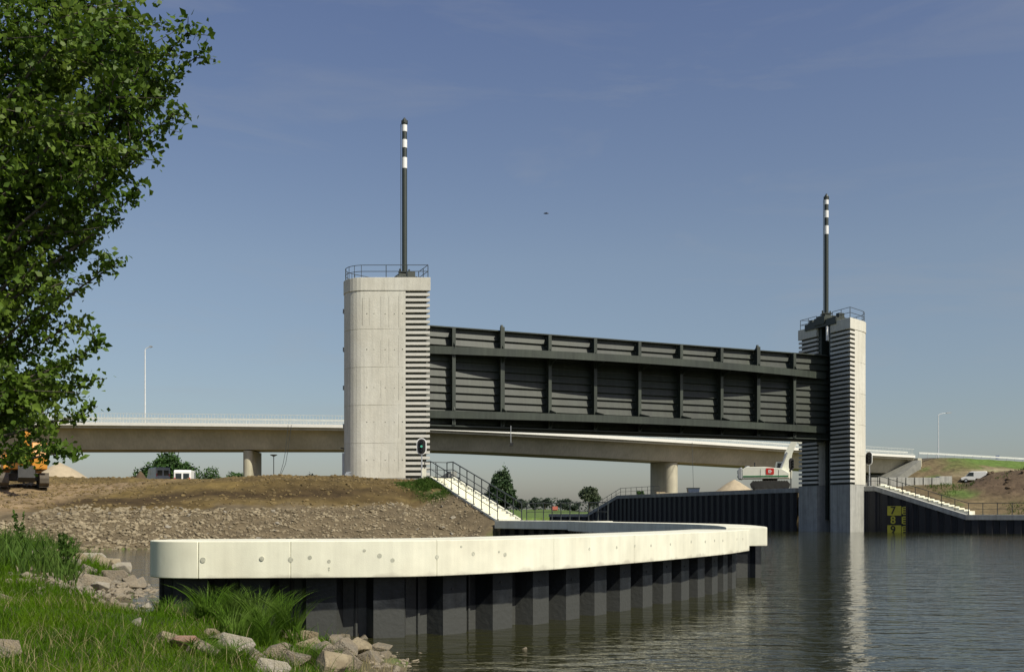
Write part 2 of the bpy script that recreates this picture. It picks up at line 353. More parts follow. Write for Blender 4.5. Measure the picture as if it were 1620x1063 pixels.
hp, _ = segdist(x, y, [(56,112),(68,106),(84,98),(110,82)]); setc(rs*np.clip((7-hp)/2, 0, 1), (.11,.078,.05))
setc(rs*np.clip((12.5-rd+n2*2)/1.5, 0, 1)*np.clip((x-76)/8, 0, 1), (.095,.15,.03)); setc(rs*np.clip((1.4-abs(rd-13.5)), 0, 1)*np.clip((x-74)/6, 0, 1)*.7, (.30,.26,.16))
setc((rd < 5.2), (.07,.07,.07))
ca = ground.data.color_attributes.new('soil', 'FLOAT_COLOR', 'POINT'); ca.data.foreach_set('color', np.concatenate([colr, np.ones((len(V),1))], 1).astype(np.float32).ravel())
ground.data.materials.append(mat('bank_soil', (0,0,0), .95, noise=.38, nscale=1.1, bump=1.0, bscale=2.2, attr='soil', detail=10, spec=.2))
def hit(px, py, y0=8., y1=260.):
    Yr = np.linspace(y0, y1, 1500); Xr = (px-CX)/F*Yr; Zr = CH+(HZ-py)/F*Yr; k = np.argmax(height(Xr, Yr) >= Zr); return float(Xr[k]), float(Yr[k]), float(height(Xr[k:k+1], Yr[k:k+1])[0])
def hz(x_, y_): return float(height(np.array([x_]), np.array([y_]))[0])

# ------------------------------------------------------------------ water
wm = bpy.data.materials.new('canal_water'); wm.use_nodes = True; t = wm.node_tree; n = t.nodes; l = t.links; b = n['Principled BSDF']
b.inputs['Base Color'].default_value = (.024,.025,.008,1); b.inputs['Roughness'].default_value = .04; b.inputs['IOR'].default_value = 1.235
g = n.new('ShaderNodeNewGeometry')
prev = None
for sc, st, sx, rot in ((1.3, .30, .42, 10), (4.2, .42, .42, -12), (11., .36, .55, 25)):
    mpn = n.new('ShaderNodeMapping'); mpn.inputs['Scale'].default_value = (sx, 1, 1); mpn.inputs['Rotation'].default_value = (0,0,R(rot)); l.new(g.outputs['Position'], mpn.inputs[0])
    z_ = n.new('ShaderNodeTexNoise'); z_.inputs['Scale'].default_value = sc; z_.inputs['Detail'].default_value = 3; z_.inputs['Distortion'].default_value = .4; l.new(mpn.outputs[0], z_.inputs['Vector'])
    bp = n.new('ShaderNodeBump'); bp.inputs['Strength'].default_value = st; bp.inputs['Distance'].default_value = .22/sc; l.new(z_.outputs['Fac'], bp.inputs['Height'])
    if prev: l.new(prev.outputs[0], bp.inputs['Normal'])
    prev = bp
l.new(prev.outputs[0], b.inputs['Normal'])
w_ = MB().add([(-400,-60,0),(600,-60,0),(600,262,0),(-400,262,0)], [(0,1,2,3)]).build('water', wm); w_['kind'] = 'structure'

# ------------------------------------------------------------------ lifting towers
def tower_poly(O, sgn, u_flat, inset=0, slot=True, cut=0, nose=14, over=0):
    sp, cp = .386, .9226
    def Wp(u, v): p = O+G*(sgn*u)+NN*v; return (p.x, p.y)
    vf = 4.16-.4185*u_flat; r = vf/cp; uc = u_flat-r*sp; r += over-inset
    pts = []
    o = over-inset
    if cut: st = [(inset+.0, 4.16-o*0)]
    pts.append((-o, 4.16+o*1.25))
    if cut:
        pts = [(.3, 1.1+.0), (.3, 4.16-.4185*.3-.3), (cut, 4.16-.4185*cut-.3), (cut, 4.16-.4185*cut)]
    a0 = math.atan2(cp, sp)
    arc = [(uc+r*math.cos(a0-i*2*a0/nose), r*math.sin(a0-i*2*a0/nose)) for i in range(nose+1)]
    mid = pts+arc
    tail = [(u, -v) for u, v in pts[::-1]]
    full = mid+tail
    if slot: full = full+([(-o, -1.1), (2.3, -1.1), (2.3, 1.1), (-o, 1.1)] if not cut else [(2.3,-1.1),(2.3,1.1)])
    return [Wp(u, v) for u, v in full], Wp
def strip_poly(Wp, s, cut):
    q = [(0,1.1),(0,4.16),(cut,4.16-.4185*cut),(cut,4.16-.4185*cut-.29),(.31,4.16-.4185*.31-.32),(.31,1.1)]
    return [Wp(u, v*s) for u, v in q]
def tower(name, O, sgn, u_flat, cut, label, zg):
    base = (O.x, O.y, zg)
    T = thing(name, base, label, 'lift tower')
    full, Wp = tower_poly(O, sgn, u_flat); cutp, _ = tower_poly(O, sgn, u_flat, cut=cut); over, _ = tower_poly(O, sgn, u_flat, over=.05)
    core, _ = tower_poly(O, sgn, u_flat, cut=cut, inset=.03)
    MB().prism(full, -1.5, 5.0).build('base', M['conc_base'], T)
    mb = MB(); z0 = 5.0
    for z1 in (8.05, 11.35, 14.65, 17.95, 21.28):
        mb.prism(cutp, z0+.025, z1-.012); mb.prism(core, z1-.04, z1+.06); z0 = z1
    mb.build('shaft', M['conc'], T)
    for s in (1, -1):
        m = MB(); k = 0; z = 5.25
        while z < 21.1: m.prism(strip_poly(Wp, s, cut), z, z+.24); z += .473
        m.build('louvre_slats', M['conc_slat'], T)
        q = [(.06,1.16),(.06,4.16-.12),(cut,4.16-.4185*cut-.10),(cut,4.16-.4185*cut-.28),(.33,3.6),(.33,1.16)]
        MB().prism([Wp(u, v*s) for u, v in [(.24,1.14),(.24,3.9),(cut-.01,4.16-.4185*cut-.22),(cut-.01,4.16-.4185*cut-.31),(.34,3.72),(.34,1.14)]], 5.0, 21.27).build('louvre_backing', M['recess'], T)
    def q4(u0,u1,v0,v1): return [Wp(u0,v0),Wp(u1,v0),Wp(u1,v1),Wp(u0,v1)]
    for s in (1,-1): MB().prism(q4(.25,2.0,s*.62,s*1.085), 1.3 if s > 0 else 9.9, 22.2).build('guide_channel', M['gate_dark'], T)
    MB().prism(q4(1.15,2.2,-1.085,-.7), 1.3, 9.85).build('lower_guide_channel', M['gate_dark'], T)
    MB().prism(q4(2.05,2.28,-.6,.6), 9.5, 22.0).build('guide_panel', M['gate_dark'], T)
    MB().prism(over, 21.3, 22.45).build('parapet', M['conc'], T, bevel=.03)
    # roof railing as one part with its posts
    rail, _ = tower_poly(O, sgn, u_flat, over=-.12, slot=False)
    m = MB(); P = rail
    n_ = len(P)
    for i in range(n_-1):
        a, b_ = Vector((*P[i], 22.45)), Vector((*P[i+1], 22.45)); ln = (b_-a).length
        for hh in (.55, 1.1): m.tube(a+Vector((0,0,hh)), b_+Vector((0,0,hh)), .03, n=5)
        if ln > 1.2:
            kk = max(1, int(ln/1.5))
            for j in range(kk): p = a.lerp(b_, j/kk); m.tube(p, p+Vector((0,0,1.1)), .035, n=5)
        elif i % 2 == 0: m.tube(a, a+Vector((0,0,1.1)), .025, n=5)
    for s in (1,-1):
        a, b_ = Vector((*Wp(.12, s*1.3), 22.45)), Vector((*Wp(.12, s*4.0), 22.45))
        for hh in (.55, 1.1): m.tube(a+Vector((0,0,hh)), b_+Vector((0,0,hh)), .03, n=5)
        for j in range(3): p = a.lerp(b_, j/2); m.tube(p, p+Vector((0,0,1.1)), .035, n=5)
    m.build('roof_railing', M['rail'], T)
    return T, Wp
TL, WL = tower('lift_tower', OL, -1, 5.2, 1.95, 'near pale concrete lift tower with striped louvre edge standing on the brown earth bank', 4.9)
TR, WR = tower('lift_tower', OR, 1, 2.6, 1.0, 'far concrete lift tower with horizontal louvres rising from the water beside the right quay', 0)
# vertical formwork marks + tie holes on near tower face
y0 = 87.9
for xx, za, zb in ((-13.0,18.3,20.7),(-12.4,18.3,20.7),(-11.4,18.1,20.8),(-10.7,18.1,20.8),(-9.85,18.1,20.8),(-11.4,15,17),(-10.7,15,17.2),(-9.85,14.8,17.4),(-11.4,12,13.5),(-9.85,11.8,14.2),(-9.85,8.5,10.6),(-11.4,5.6,7.4),(-10.7,5.4,7.2),(-9.85,5.6,7.4)):
    MB().box((xx, y0+.004, (za+zb)/2), (.03,.014,zb-za)).build('formwork_joint', M['conc_joint'], TL)
for z_ in (6.6, 9.9, 12.9, 16.2, 19.3):
    for xx in (-12.6,-12,-11.0,-10.2,-9.5): MB().tube((xx, y0-.004, z_+.03*((xx*7)%3)), (xx, y0+.02, z_), .05, n=10).build('tie_hole', M['conc_joint'], TL)
for py in (495, 555, 615, 675):
    p = at(548.5, py, 90.6); w_ = MB().box((p[0], p[1]-.5, p[2]), (.42,.5,.36)).build('window', M['recess'], TL)
    mm = MB(); [mm.box((p[0]-.02, p[1]-.76, p[2]+d), (.44,.03,.04)) for d in (-.17,-.05,.07,.17)]; mm.build('window_bar', M['galv'], w_)
p = at(547.5, 736, 90); d_ = MB().box((p[0], p[1]-.3, 6.15), (.5,.6,2.3)).build('door', M['galv'], TL)
MB().tube((p[0]+.1, p[1]-.66, 6.1), (p[0]+.1, p[1]-.58, 6.1), .05).build('handle', M['black'], d_)
MB().bar((-14.6,89.6,7.6), (-15.15,89.4,7.75), .18,.08).build('wall_lamp', M['black'], TL)
m = MB().box((-14.35,88.5,5.3),(.5,.3,.3)).tube((-14.35,88.3,5.0),(-14.35,88.3,5.3),.04).tube((-14.5,88.5,5.45),(-13.9,88.4,5.5),.12)
tag(m.build('floodlight', M['galv']), 'small grey floodlight on the earth at the foot of the near tower', 'floodlight')
# small box on the back of the far tower
MB().box((37.75+.1,109.3,9.6),(.35,.6,1.6)).build('cable_duct', M['conc'], TR)

# ------------------------------------------------------------------ hoist cylinders
def mast(px, Y, top, bands, zb, label, beam):
    X = (px-CX)/F*Y; zt = lambda py: CH+(HZ-py)/F*Y
    T = thing('hoist_cylinder', (X, Y, zb), label, 'hydraulic cylinder', 'tall banded hoist cylinders')
    r = .235
    lo = bands[-1][1]
    MB().tube((X,Y,zb+1.1),(X,Y,zt(lo)), r, n=20).build('barrel', M['gate_dark'], T, True)
    pv = top+9
    for i, (a, c) in enumerate(bands):
        MB().tube((X,Y,zt(c)),(X,Y,zt(a)), r+.004, n=20).build('white_band', M['white'], T, True)
    MB().tube((X,Y,zt(lo)),(X,Y,zt(top+9)), r-.01, n=20).build('upper_barrel', M['gate_dark'], T, True)
    c = MB().tube((X,Y,zt(top+9)),(X,Y,zt(top+5)),.28,n=12).tube((X,Y,zt(top+5)),(X,Y,zt(top+2)),.24,.16,n=12).tube((X,Y,zt(top+2)),(X,Y,zt(top)),.08,n=8)
    for k in range(6): an = k*math.pi/3; c.box((X+.26*math.cos(an), Y+.26*math.sin(an), zt(top+7)), (.07,.07,.35), an)
    c.build('head', M['gate_dark'], T)
    MB().tube((X-.33,Y-.05,zb+1.2),(X-.33,Y-.05,zt(top+10)),.035,n=6).build('pipe', M['rail'], T)
    MB().tube((X,Y,zb+.75),(X,Y,zb+1.35),.36,.30,n=12).box((X,Y,zb+1.42),(1.05,.9,.1)).tube((X-.42,Y,zb+1.5),(X-.42,Y,zb+1.8),.08).tube((X+.42,Y,zb+1.5),(X+.42,Y,zb+1.75),.08).build('collar', M['gate_dark'], T)
    ang = math.atan2(.386,.9226)
    MB().box((X,Y,zb+.55),(2.0,1.7,.8),ang).box((X,Y,zb+1.05),(1.5,1.4,.28),ang).box((X+.75,Y-.4,zb+.5),(.5,.8,.9),ang).build('trunnion_block', M['gate'], T, bevel=.03)
    mbm = MB(); c0 = Vector((X,Y,zb))
    mbm.bar(c0-NN*beam+Vector((0,0,.25)), c0+NN*beam+Vector((0,0,.25)), 1.8, .7)
    for s in (-1,1):
        mbm.bar(c0-G*1.1*s*.5-NN*beam*.9+Vector((0,0,.6)), c0-G*1.1*s*.5+NN*beam*.9+Vector((0,0,.6)), .12,.25)
        mbm.box(tuple(c0+NN*s*(beam-.3)+Vector((0,0,.75))), (.7,.5,.7), ang)
    mbm.build('support_beam', M['gate_dark'], T)
    return T
mast(640, 92.3, 187, [(198.5,209),(221.7,234.6),(250,267)], 22.45, 'tall black hoist cylinder with white bands on top of the near left tower', 2.2)
mr = mast(1307.3, 110.2, 307, [(316,324),(333.7,345),(357.6,371)], 22.25, 'tall black hoist cylinder with white bands on top of the far right tower', 2.5)
pp = OR+NN*.5; MB().box((pp.x-.2,pp.y-.9,21.2),(.25,.15,1.5),.4).build('white_plate', M['white'], mr)

# ------------------------------------------------------------------ lift gate
def GP(s, v, z): p = OL+G*s+NN*v; return (p.x, p.y, z)
GT = thing('lift_gate', GP(23, 0, 9.9), 'huge dark green steel lift gate with ribs hanging between the two concrete towers', 'sluice gate')
LEN = 46.06
def bow(s): return 2.5*math.sin(math.pi*min(max(s/LEN,0),1))**.85+.35
ZT, ZB = 19.05, 10.0
m = MB().bar(GP(-1.6,-.1,(ZT+ZB)/2), GP(LEN+1.6,-.1,(ZT+ZB)/2), .12, ZT-ZB); m.build('skin_plate', M['gate_skin'], GT)
m = MB()
z = ZB+.45
while z < ZT-.3:
    # inclined trough stiffeners: a broad face leaning out downwards and a short return
    a0, a1 = GP(-1.4,0,z+.28), GP(LEN+1.4,0,z+.28); b0, b1 = GP(-1.4,.13,z-.26), GP(LEN+1.4,.13,z-.26)
    c0, c1 = GP(-1.4,0,z-.36), GP(LEN+1.4,0,z-.36)
    m.add([a0,b0,c0,a1,b1,c1], [(0,1,2),(3,5,4),(0,3,4,1),(1,4,5,2),(0,2,5,3)])
    z += .72
m.build('stiffeners', M['gate_skin'], GT)
def chord(zc, h, name, th=.05):
    m = MB(); n_ = 28; S_ = [LEN*i/n_ for i in range(n_+1)]
    for i in range(n_):
        a, c = S_[i], S_[i+1]
        m.add([GP(a,bow(a),zc-h/2),GP(c,bow(c),zc-h/2),GP(c,bow(c),zc+h/2),GP(a,bow(a),zc+h/2),
               GP(a,bow(a)-.06,zc-h/2),GP(c,bow(c)-.06,zc-h/2),GP(c,bow(c)-.06,zc+h/2),GP(a,bow(a)-.06,zc+h/2)],
              [(0,1,2,3),(4,7,6,5),(0,4,5,1),(3,2,6,7)]+([(0,3,7,4)] if i == 0 else [])+([(1,5,6,2)] if i == n_-1 else []))
    c = m.build(name, M['gate'], GT)
    w = MB()
    for i in range(n_):
        a, e = S_[i], S_[i+1]
        w.add([GP(a,0,zc-.03),GP(e,0,zc-.03),GP(e,bow(e)-.065,zc-.03),GP(a,bow(a)-.065,zc-.03),GP(a,0,zc+.03),GP(e,0,zc+.03),GP(e,bow(e)-.065,zc+.03),GP(a,bow(a)-.065,zc+.03)],
              [(0,3,2,1),(4,5,6,7)])
    w.build('web_plate', M['gate'], c)
    return c
chord(16.78, .70, 'chord'); chord(10.95, .68, 'chord')
for k, pxr in enumerate((718,795,870,942,1012,1078,1142,1200,1257)):
    c_ = (pxr-CX)/F; v_ = .8; s = (c_*(91.74-.9226*v_)+8.746-.386*v_)/(.9226-.386*c_)      # nine ribs, spaced as on the real gate
    bw = bow(s); lug = k in (1, 7); m = MB(); dv = .80
    web = [(.05,ZB+.05),(dv,ZB+.05),(dv,ZT-.12),(.05,ZT-.06)]
    if lug: web = [(.05,ZB+.05),(dv,ZB+.05),(dv,ZT+.25),(.35,ZT+.25),(.05,ZT-.06)]
    m.slab(web, GP(s,0,0), tuple(NN), (0,0,1), .04)
    def fl(v0,z0,v1,z1,w=.36): m.bar(GP(s,v0,z0), GP(s,v1,z1), w, .05, up=tuple(G.cross(Vector((0,0,1)))))
    fl(dv+.03, ZB+.03, dv+.03, ZT+(.25 if lug else -.12), .40 if lug else .32)
    # gussets tying the rib to the bowed chords
    gv = min(bw-.1, 1.7)
    m.slab([(dv+.06,17.15),(dv+.45,17.15),(dv+.06,17.6)], GP(s,0,0), tuple(NN), (0,0,1), .04)
    m.slab([(dv,10.62),(gv,10.62),(dv+.1,10.1),(dv,10.1)], GP(s,0,0), tuple(NN), (0,0,1), .04)
    if bw-.1 > dv+.1: m.slab([(dv,16.5),(bw-.1,16.5),(bw-.1,16.35),(dv,15.9)], GP(s,0,0), tuple(NN), (0,0,1), .04); m.slab([(dv,11.27),(bw-.1,11.27),(bw-.1,11.4),(dv,11.8)], GP(s,0,0), tuple(NN), (0,0,1), .04)
    m.build('rib', M['gate'], GT)
    if lug: MB().tube(GP(s,.6,ZT+.1), GP(s,.6,ZT+.45), .2, .12, n=10).build('lifting_lug', M['gate'], GT)
MB().bar(GP(-1.4,.15,ZT-.05), GP(LEN+1.4,.15,ZT-.05), .5, .1).build('top_flange', M['gate'], GT)
MB().bar(GP(0,.3,ZB-.05), GP(LEN,.3,ZB-.05), .9, .12).bar(GP(0,-.1,ZB-.2), GP(LEN,-.1,ZB-.2), .25, .3).build('bottom_seal', M['gate_dark'], GT)
pr_ = GP(8.4,2.3,10.0)
MB().tube(pr_, (pr_[0],pr_[1],8.45), .035, n=6).build('hanger_rod', M['galv'], GT)
MB().box((pr_[0]+.05,pr_[1],8.3),(.32,.3,.28)).build('navigation_lamp', M['black'], GT)

# ------------------------------------------------------------------ guide walls
def offset(path, d):
    out = []
    for i, p in enumerate(path):
        a = Vector(path[max(i-1,0)]); b = Vector(path[min(i+1,len(path)-1)]); t = (b-a).normalized(); nrm = Vector((t.y,-t.x)); q = Vector(p)+nrm*d; out.append((q.x,q.y))
    return out
def resample(path, step):
    P = [Vector(p) for p in path]; out = [P[0]]; acc = 0; 
    L_ = [0]
    for i in range(1,len(P)): L_.append(L_[-1]+(P[i]-P[i-1]).length)
    n_ = max(1, int(round(L_[-1]/step))); xs = np.linspace(0, L_[-1], n_+1)
    return [(float(np.interp(v, L_, [p.x for p in P])), float(np.interp(v, L_, [p.y for p in P]))) for v in xs]
def smooth(path, n_=10):
    P = np.array([path[0]]+list(path)+[path[-1]], float); out = []
    for i in range(1, len(P)-2):
        for k in range(n_):
            t = k/n_; p0,p1,p2,p3 = P[i-1],P[i],P[i+1],P[i+2]
            out.append(tuple(.5*((2*p1)+(-p0+p2)*t+(2*p0-5*p1+4*p2-p3)*t*t+(-p0+3*p1-3*p2+p3)*t**3)))
    out.append(tuple(P[-2])); return out
def ribbon(mb, A, B, z0, z1):       # closed solid between two edge polylines
    n_ = len(A); vs = []
    z0 = [z0]*n_ if not hasattr(z0,'__len__') else z0; z1 = [z1]*n_ if not hasattr(z1,'__len__') else z1
    for i in range(n_): vs += [(*A[i],z0[i]),(*B[i],z0[i]),(*B[i],z1[i]),(*A[i],z1[i])]
    fs = [(0,1,2,3),(4*n_-4,4*n_-1,4*n_-2,4*n_-3)]
    for i in range(n_-1):
        a = 4*i; b_ = a+4
        fs += [(a,b_,b_+1,a+1),(a+1,b_+1,b_+2,a+2),(a+2,b_+2,b_+3,a+3),(a+3,b_+3,b_,a)]
    return mb.add(vs, fs)
def piling(path, z0, z1, pitch, depth, m_, parent, name='sheet_piling'):
    P = resample(path, pitch/4); mb = MB(); out = []
    A = []
    for i in range(len(P)-1):
        k = i % 4; a = Vector(P[i]); b_ = Vector(P[i+1]); t = (b_-a).normalized(); nr = Vector((t.y,-t.x))
        if k == 0: A += [a, a.lerp(b_,.75)]
        elif k == 1: A += [a.lerp(b_,.1)+nr*depth, ]
        elif k == 2: A += [a.lerp(b_,.9)+nr*depth, ]
        else: A += [a.lerp(b_,.25), ]
    A.append(Vector(P[-1]))
    zz0 = z0; f = (lambda v: z1(v) if callable(z1) else z1)
    vs = []
    for p in A: vs += [(p.x,p.y,z0),(p.x,p.y,f(p))]
    fs = [(2*i,2*i+2,2*i+3,2*i+1) for i in range(len(A)-1)]
    # back skin so the wall has thickness
    o = len(vs); B = [Vector(q_) for q_ in offset([(p.x,p.y) for p in A], -.12)]
    mb.add(vs, fs)
    ob = mb.build(name, m_, parent)
    sd = ob.modifiers.new('thick','SOLIDIFY'); sd.thickness = .014; sd.offset = 0
    # interlock beads
    lk = MB()
    for i in range(0, len(P)-1, 4):
        p = Vector(P[i]); 
        t = (Vector(P[min(i+1,len(P)-1)])-p).normalized(); nr = Vector((t.y,-t.x)); p = p+t*(pitch*.02)+nr*.02
        lk.tube((p.x,p.y,z0),(p.x,p.y,f(p)-.01), .028, n=6, caps=False)
    lk.build('interlock', m_, ob)
    return ob
# wall 1, the bright curved one in front
w1 = smooth([(-4.62,14.9),(-1.8,15.25),(-.51,16.0),(.72,17.3),(2.38,19.6),(3.88,21.9),(5.12,24.0),(6.15,26.2)], 12)
ZC0, ZC1, CW = .95, 1.5, 1.45
GW = thing('guide_wall', (-5.3,15.5,0), 'bright curved concrete coping on dark sheet piles reaching into the canal in front', 'guide wall')
joints = [0]; 
for pxj in (456, 690, 872, 1003, 1093, 1153):
    joints.append(min(range(len(w1)), key=lambda i: abs(w1[i][0]/w1[i][1]*F+CX-pxj)))
joints.append(len(w1)-1)
inner1 = offset(w1, -CW)
def lerp2(a, b, t): return (a[0]+(b[0]-a[0])*t, a[1]+(b[1]-a[1])*t)
for a, b_ in zip(joints[:-1], joints[1:]):
    A = [w1[i] for i in range(a, b_+1)]; B = [inner1[i] for i in range(a, b_+1)]
    A[-1] = lerp2(A[-1], A[-2], .006); B[-1] = lerp2(B[-1], B[-2], .006)
    ribbon(MB(), A, B, ZC0, ZC1).build('coping_block', M['cap'], GW, bevel=.012)
# rounded end block
r = CW/2; c0 = Vector(w1[0]).lerp(Vector(inner1[0]), .5); t0 = (Vector(w1[0])-Vector(w1[1])).normalized()
an0 = math.atan2(w1[0][1]-c0.y, w1[0][0]-c0.x)
end = [(lambda q_: (c0.x+(q_.x-c0.x)-max(0,(c0-q_).dot(Vector((1,.12))))*.16-.005, q_.y))(c0+r*Vector((math.cos(an0-k*math.pi/20), math.sin(an0-k*math.pi/20)))) for k in range(21)]
MB().prism(end, ZC0, ZC1).build('rounded_end_block', M['cap'], GW, smooth=True, bevel=.012)
pl = offset(w1, -.62)
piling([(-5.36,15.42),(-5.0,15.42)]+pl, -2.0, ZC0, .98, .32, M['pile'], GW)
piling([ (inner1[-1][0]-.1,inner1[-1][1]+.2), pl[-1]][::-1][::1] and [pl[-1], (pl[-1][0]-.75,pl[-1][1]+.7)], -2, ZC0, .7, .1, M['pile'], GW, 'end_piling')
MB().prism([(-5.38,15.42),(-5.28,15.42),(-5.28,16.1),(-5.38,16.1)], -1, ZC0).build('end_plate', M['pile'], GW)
_P = resample([(-5.36,15.42),(-5.0,15.42)]+pl, .98/4)
for _k in range(13, len(_P)-2, 4):
    a = Vector(_P[_k]); b_ = Vector(_P[_k+1]); t = (b_-a).normalized(); nr = Vector((t.y,-t.x)); c = a.lerp(b_,.85)+nr*.328
    if (_k//4) % 5 == 3: continue
    MB().tube((c.x,c.y,ZC0-.17-.03*(_k%3)),(c.x+nr.x*.006,c.y+nr.y*.006,ZC0-.17-.03*(_k%3)),.022,n=10).build('lifting_hole', M['black'], GW)
# anchor plugs and a few stains on the coping face
for i,(px, dz, rr) in enumerate([(322,.0,.05),(413,.02,.042),(452,.0,.05),(503,.03,.04),(522,-.03,.035),(510,-.13,.02),(532,-.16,.016),(578,.13,.03),(592,.05,.045),(617,-.02,.04),(688,.02,.04),(727,.17,.025),(749,.05,.04),(803,.02,.045),(788,.07,.025),(932,.05,.035),(978,.05,.035),(1002,.06,.035),(1028,.05,.035),(1062,.05,.035),(1093,.08,.04),(1116,.06,.04),(1130,.07,.04),(1145,.06,.04),(1165,.06,.035),(1175,.05,.04)]):
    k = min(range(1,len(w1)-1), key=lambda i: abs(w1[i][0]/w1[i][1]*F+CX-px))
    p = Vector((*w1[k], (ZC0+ZC1)/2+dz)); t = (Vector((*w1[k+1],0))-Vector((*w1[k-1],0))).normalized(); nr = Vector((t.y,-t.x,0))
    if px < 440: 
        f_ = (px-CX)/F; p = Vector((f_*(14.93),14.93-.0,p.z)); 
        kk = min(range(len(w1)), key=lambda i: abs(w1[i][0]-p.x)); p.y = w1[kk][1]
    MB().tube(p-nr*.02, p+nr*.003, rr*.8, n=12).build('anchor_plug', M['stain'], GW)
# wall 2, coming back towards the stair
wo = smooth([(7.62,30.2),(8.25,33.2),(8.75,38.5),(8.2,43.8),(6.6,49),(5.2,54),(4.6,60)], 10); 
wi = smooth([(6.35,30.0),(6.9,33.2),(7.25,37.6),(6.75,43.2),(5.4,47.5),(3.9,52.5),(3.2,58)], 10)
RW = thing('return_wall', (7,31,0), 'pale concrete wall curving back behind the tip of the bright guide wall', 'guide wall')
for a in range(0, 60, 20): ribbon(MB(), wi[a:a+21], wo[a:a+21], ZC0, ZC1).build('coping_block', M['cap'], RW, bevel=.012)
md = [lerp2(a, b_, .85) for a, b_ in zip(wo, wi)]
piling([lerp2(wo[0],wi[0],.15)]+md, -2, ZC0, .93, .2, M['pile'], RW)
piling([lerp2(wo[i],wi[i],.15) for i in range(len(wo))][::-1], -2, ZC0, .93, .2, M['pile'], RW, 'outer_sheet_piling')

# railings
def railing(path, h, spacing, label, nr=2, lean=0, r=.028, mt='rail', name='railing', cat='railing', end=True):
    P = [Vector(p) for p in path]; T = thing(name, path[0], label, cat)
    m = MB()
    for i in range(len(P)-1):
        for k in range(nr): hh = h*(k+1)/nr; m.tube(P[i]+Vector((0,0,hh)), P[i+1]+Vector((0,0,hh)), r*(1.15 if k == nr-1 else .8), n=6)
    m.build('handrail', M[mt], T)
    for i in range(len(P)-1):
        ln = (P[i+1]-P[i]).length; k = max(1, int(round(ln/spacing)))
        for j in range(k+(1 if i == len(P)-2 else 0)):
            p = P[i].lerp(P[i+1], j/k); MB().tube(p, p+Vector((0,0,h)), r*1.2, n=6).box((p.x,p.y,p.z+.02),(.16,.12,.03)).build('post', M[mt], T)
    return T
# landing by the foot of the stair
LA, LB = Vector((-1.1,63.6,0)), Vector((4.0,57.3,0)); dl = (LB-LA).normalized(); nl = Vector((-dl.y, dl.x, 0)) 
if nl.y < 0: nl = -nl
LD = thing('landing_deck', (1.5,61,0), 'grey concrete landing with rounded end at the foot of the stair', 'landing')
wd = 2.0
near = [LA, LB]; 
arc = [LB+nl*wd/2+dl*(wd/2*math.sin(a))-nl*(wd/2*math.cos(a)) for a in np.linspace(0, math.pi, 15)]
poly = [LA.xy[:]]+[p.xy[:] for p in arc]+[(LA+nl*wd).xy[:]]
MB().prism(poly, 1.0, 1.5).build('slab', M['cap'], LD, bevel=.02)
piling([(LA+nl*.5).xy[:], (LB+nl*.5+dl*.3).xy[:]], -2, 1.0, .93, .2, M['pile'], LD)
railing([tuple(LA+nl*1.8+dl*1.0+Vector((0,0,1.5))), tuple(LB+nl*1.8+dl*.2+Vector((0,0,1.5)))], 1.08, .78, 'dark railing with level handrail along the landing below the near stair')
for k,(a,b_) in enumerate(((.2,1.0),)):
    pass
# stair down the near bank
SA, SB = Vector((-5.75,72.3,4.55)), Vector((-.85,64.6,1.5)); ds = Vector((SB.x-SA.x, SB.y-SA.y, 0)); ln = ds.length; ds.normalize(); ns = Vector((-ds.y, ds.x, 0)); 
if ns.x < 0: ns = -ns
ST = thing('bank_stair', tuple(SB), 'cream concrete stair running down the brown bank from the near tower', 'stairs')
nst = 18; sw = 1.7
m = MB()
for i in range(nst):
    a = SA+ds*(ln*i/nst); b_ = SA+ds*(ln*(i+1)/nst); z1 = SA.z-(SA.z-SB.z)*(i+.5)/nst
    poly = [(a.x,a.y),(b_.x,b_.y),(b_.x+ns.x*sw,b_.y+ns.y*sw),(a.x+ns.x*sw,a.y+ns.y*sw)]
    m.prism(poly, z1-.9, z1)
m.build('steps', M['cap'], ST)
dz = (SB.z-SA.z)
for s in (-.16, sw):
    a = SA+ns*s; b_ = SB+ns*s
    MB().prism([(a.x,a.y),(b_.x,b_.y),(b_.x+ns.x*.15,b_.y+ns.y*.15),(a.x+ns.x*.15,a.y+ns.y*.15)], [SA.z-1.6,SB.z-1.3,SB.z-1.3,SA.z-1.6], [SA.z+.06,SB.z+.02,SB.z+.02,SA.z+.06]).build('string_wall', M['cap'], ST)
up_ = Vector((0,0,.02))
railing([tuple(SA-ds*.9-ns*.08+up_), tuple(SA-ns*.08+up_), tuple(SB-ns*.08+up_)], 1.1, 1.05, 'dark railing on the camera side of the bank stair')
railing([tuple(SA-ds*.9+ns*(sw+.05)+up_), tuple(SA+ns*(sw+.05)+up_), tuple(SB+ns*(sw+.05)+up_)], 1.1, 1.05, 'dark railing on the water side of the bank stair', r=.035)
railing([tuple(SA-ds*.9-ns*.08+up_), tuple(SA-ds*.9+ns*(sw+.05)+up_-ds*.01)], 1.1, .9, 'short dark railing closing the head of the bank stair')
p = SA-ns*.5-ds*.2; MB().box((p.x,p.y,4.75),(.3,.3,.75)).build('marker_stone', M['cap']) and None
tag(bpy.data.objects['marker_stone'], 'small pale marker block at the head of the bank stair', 'marker')
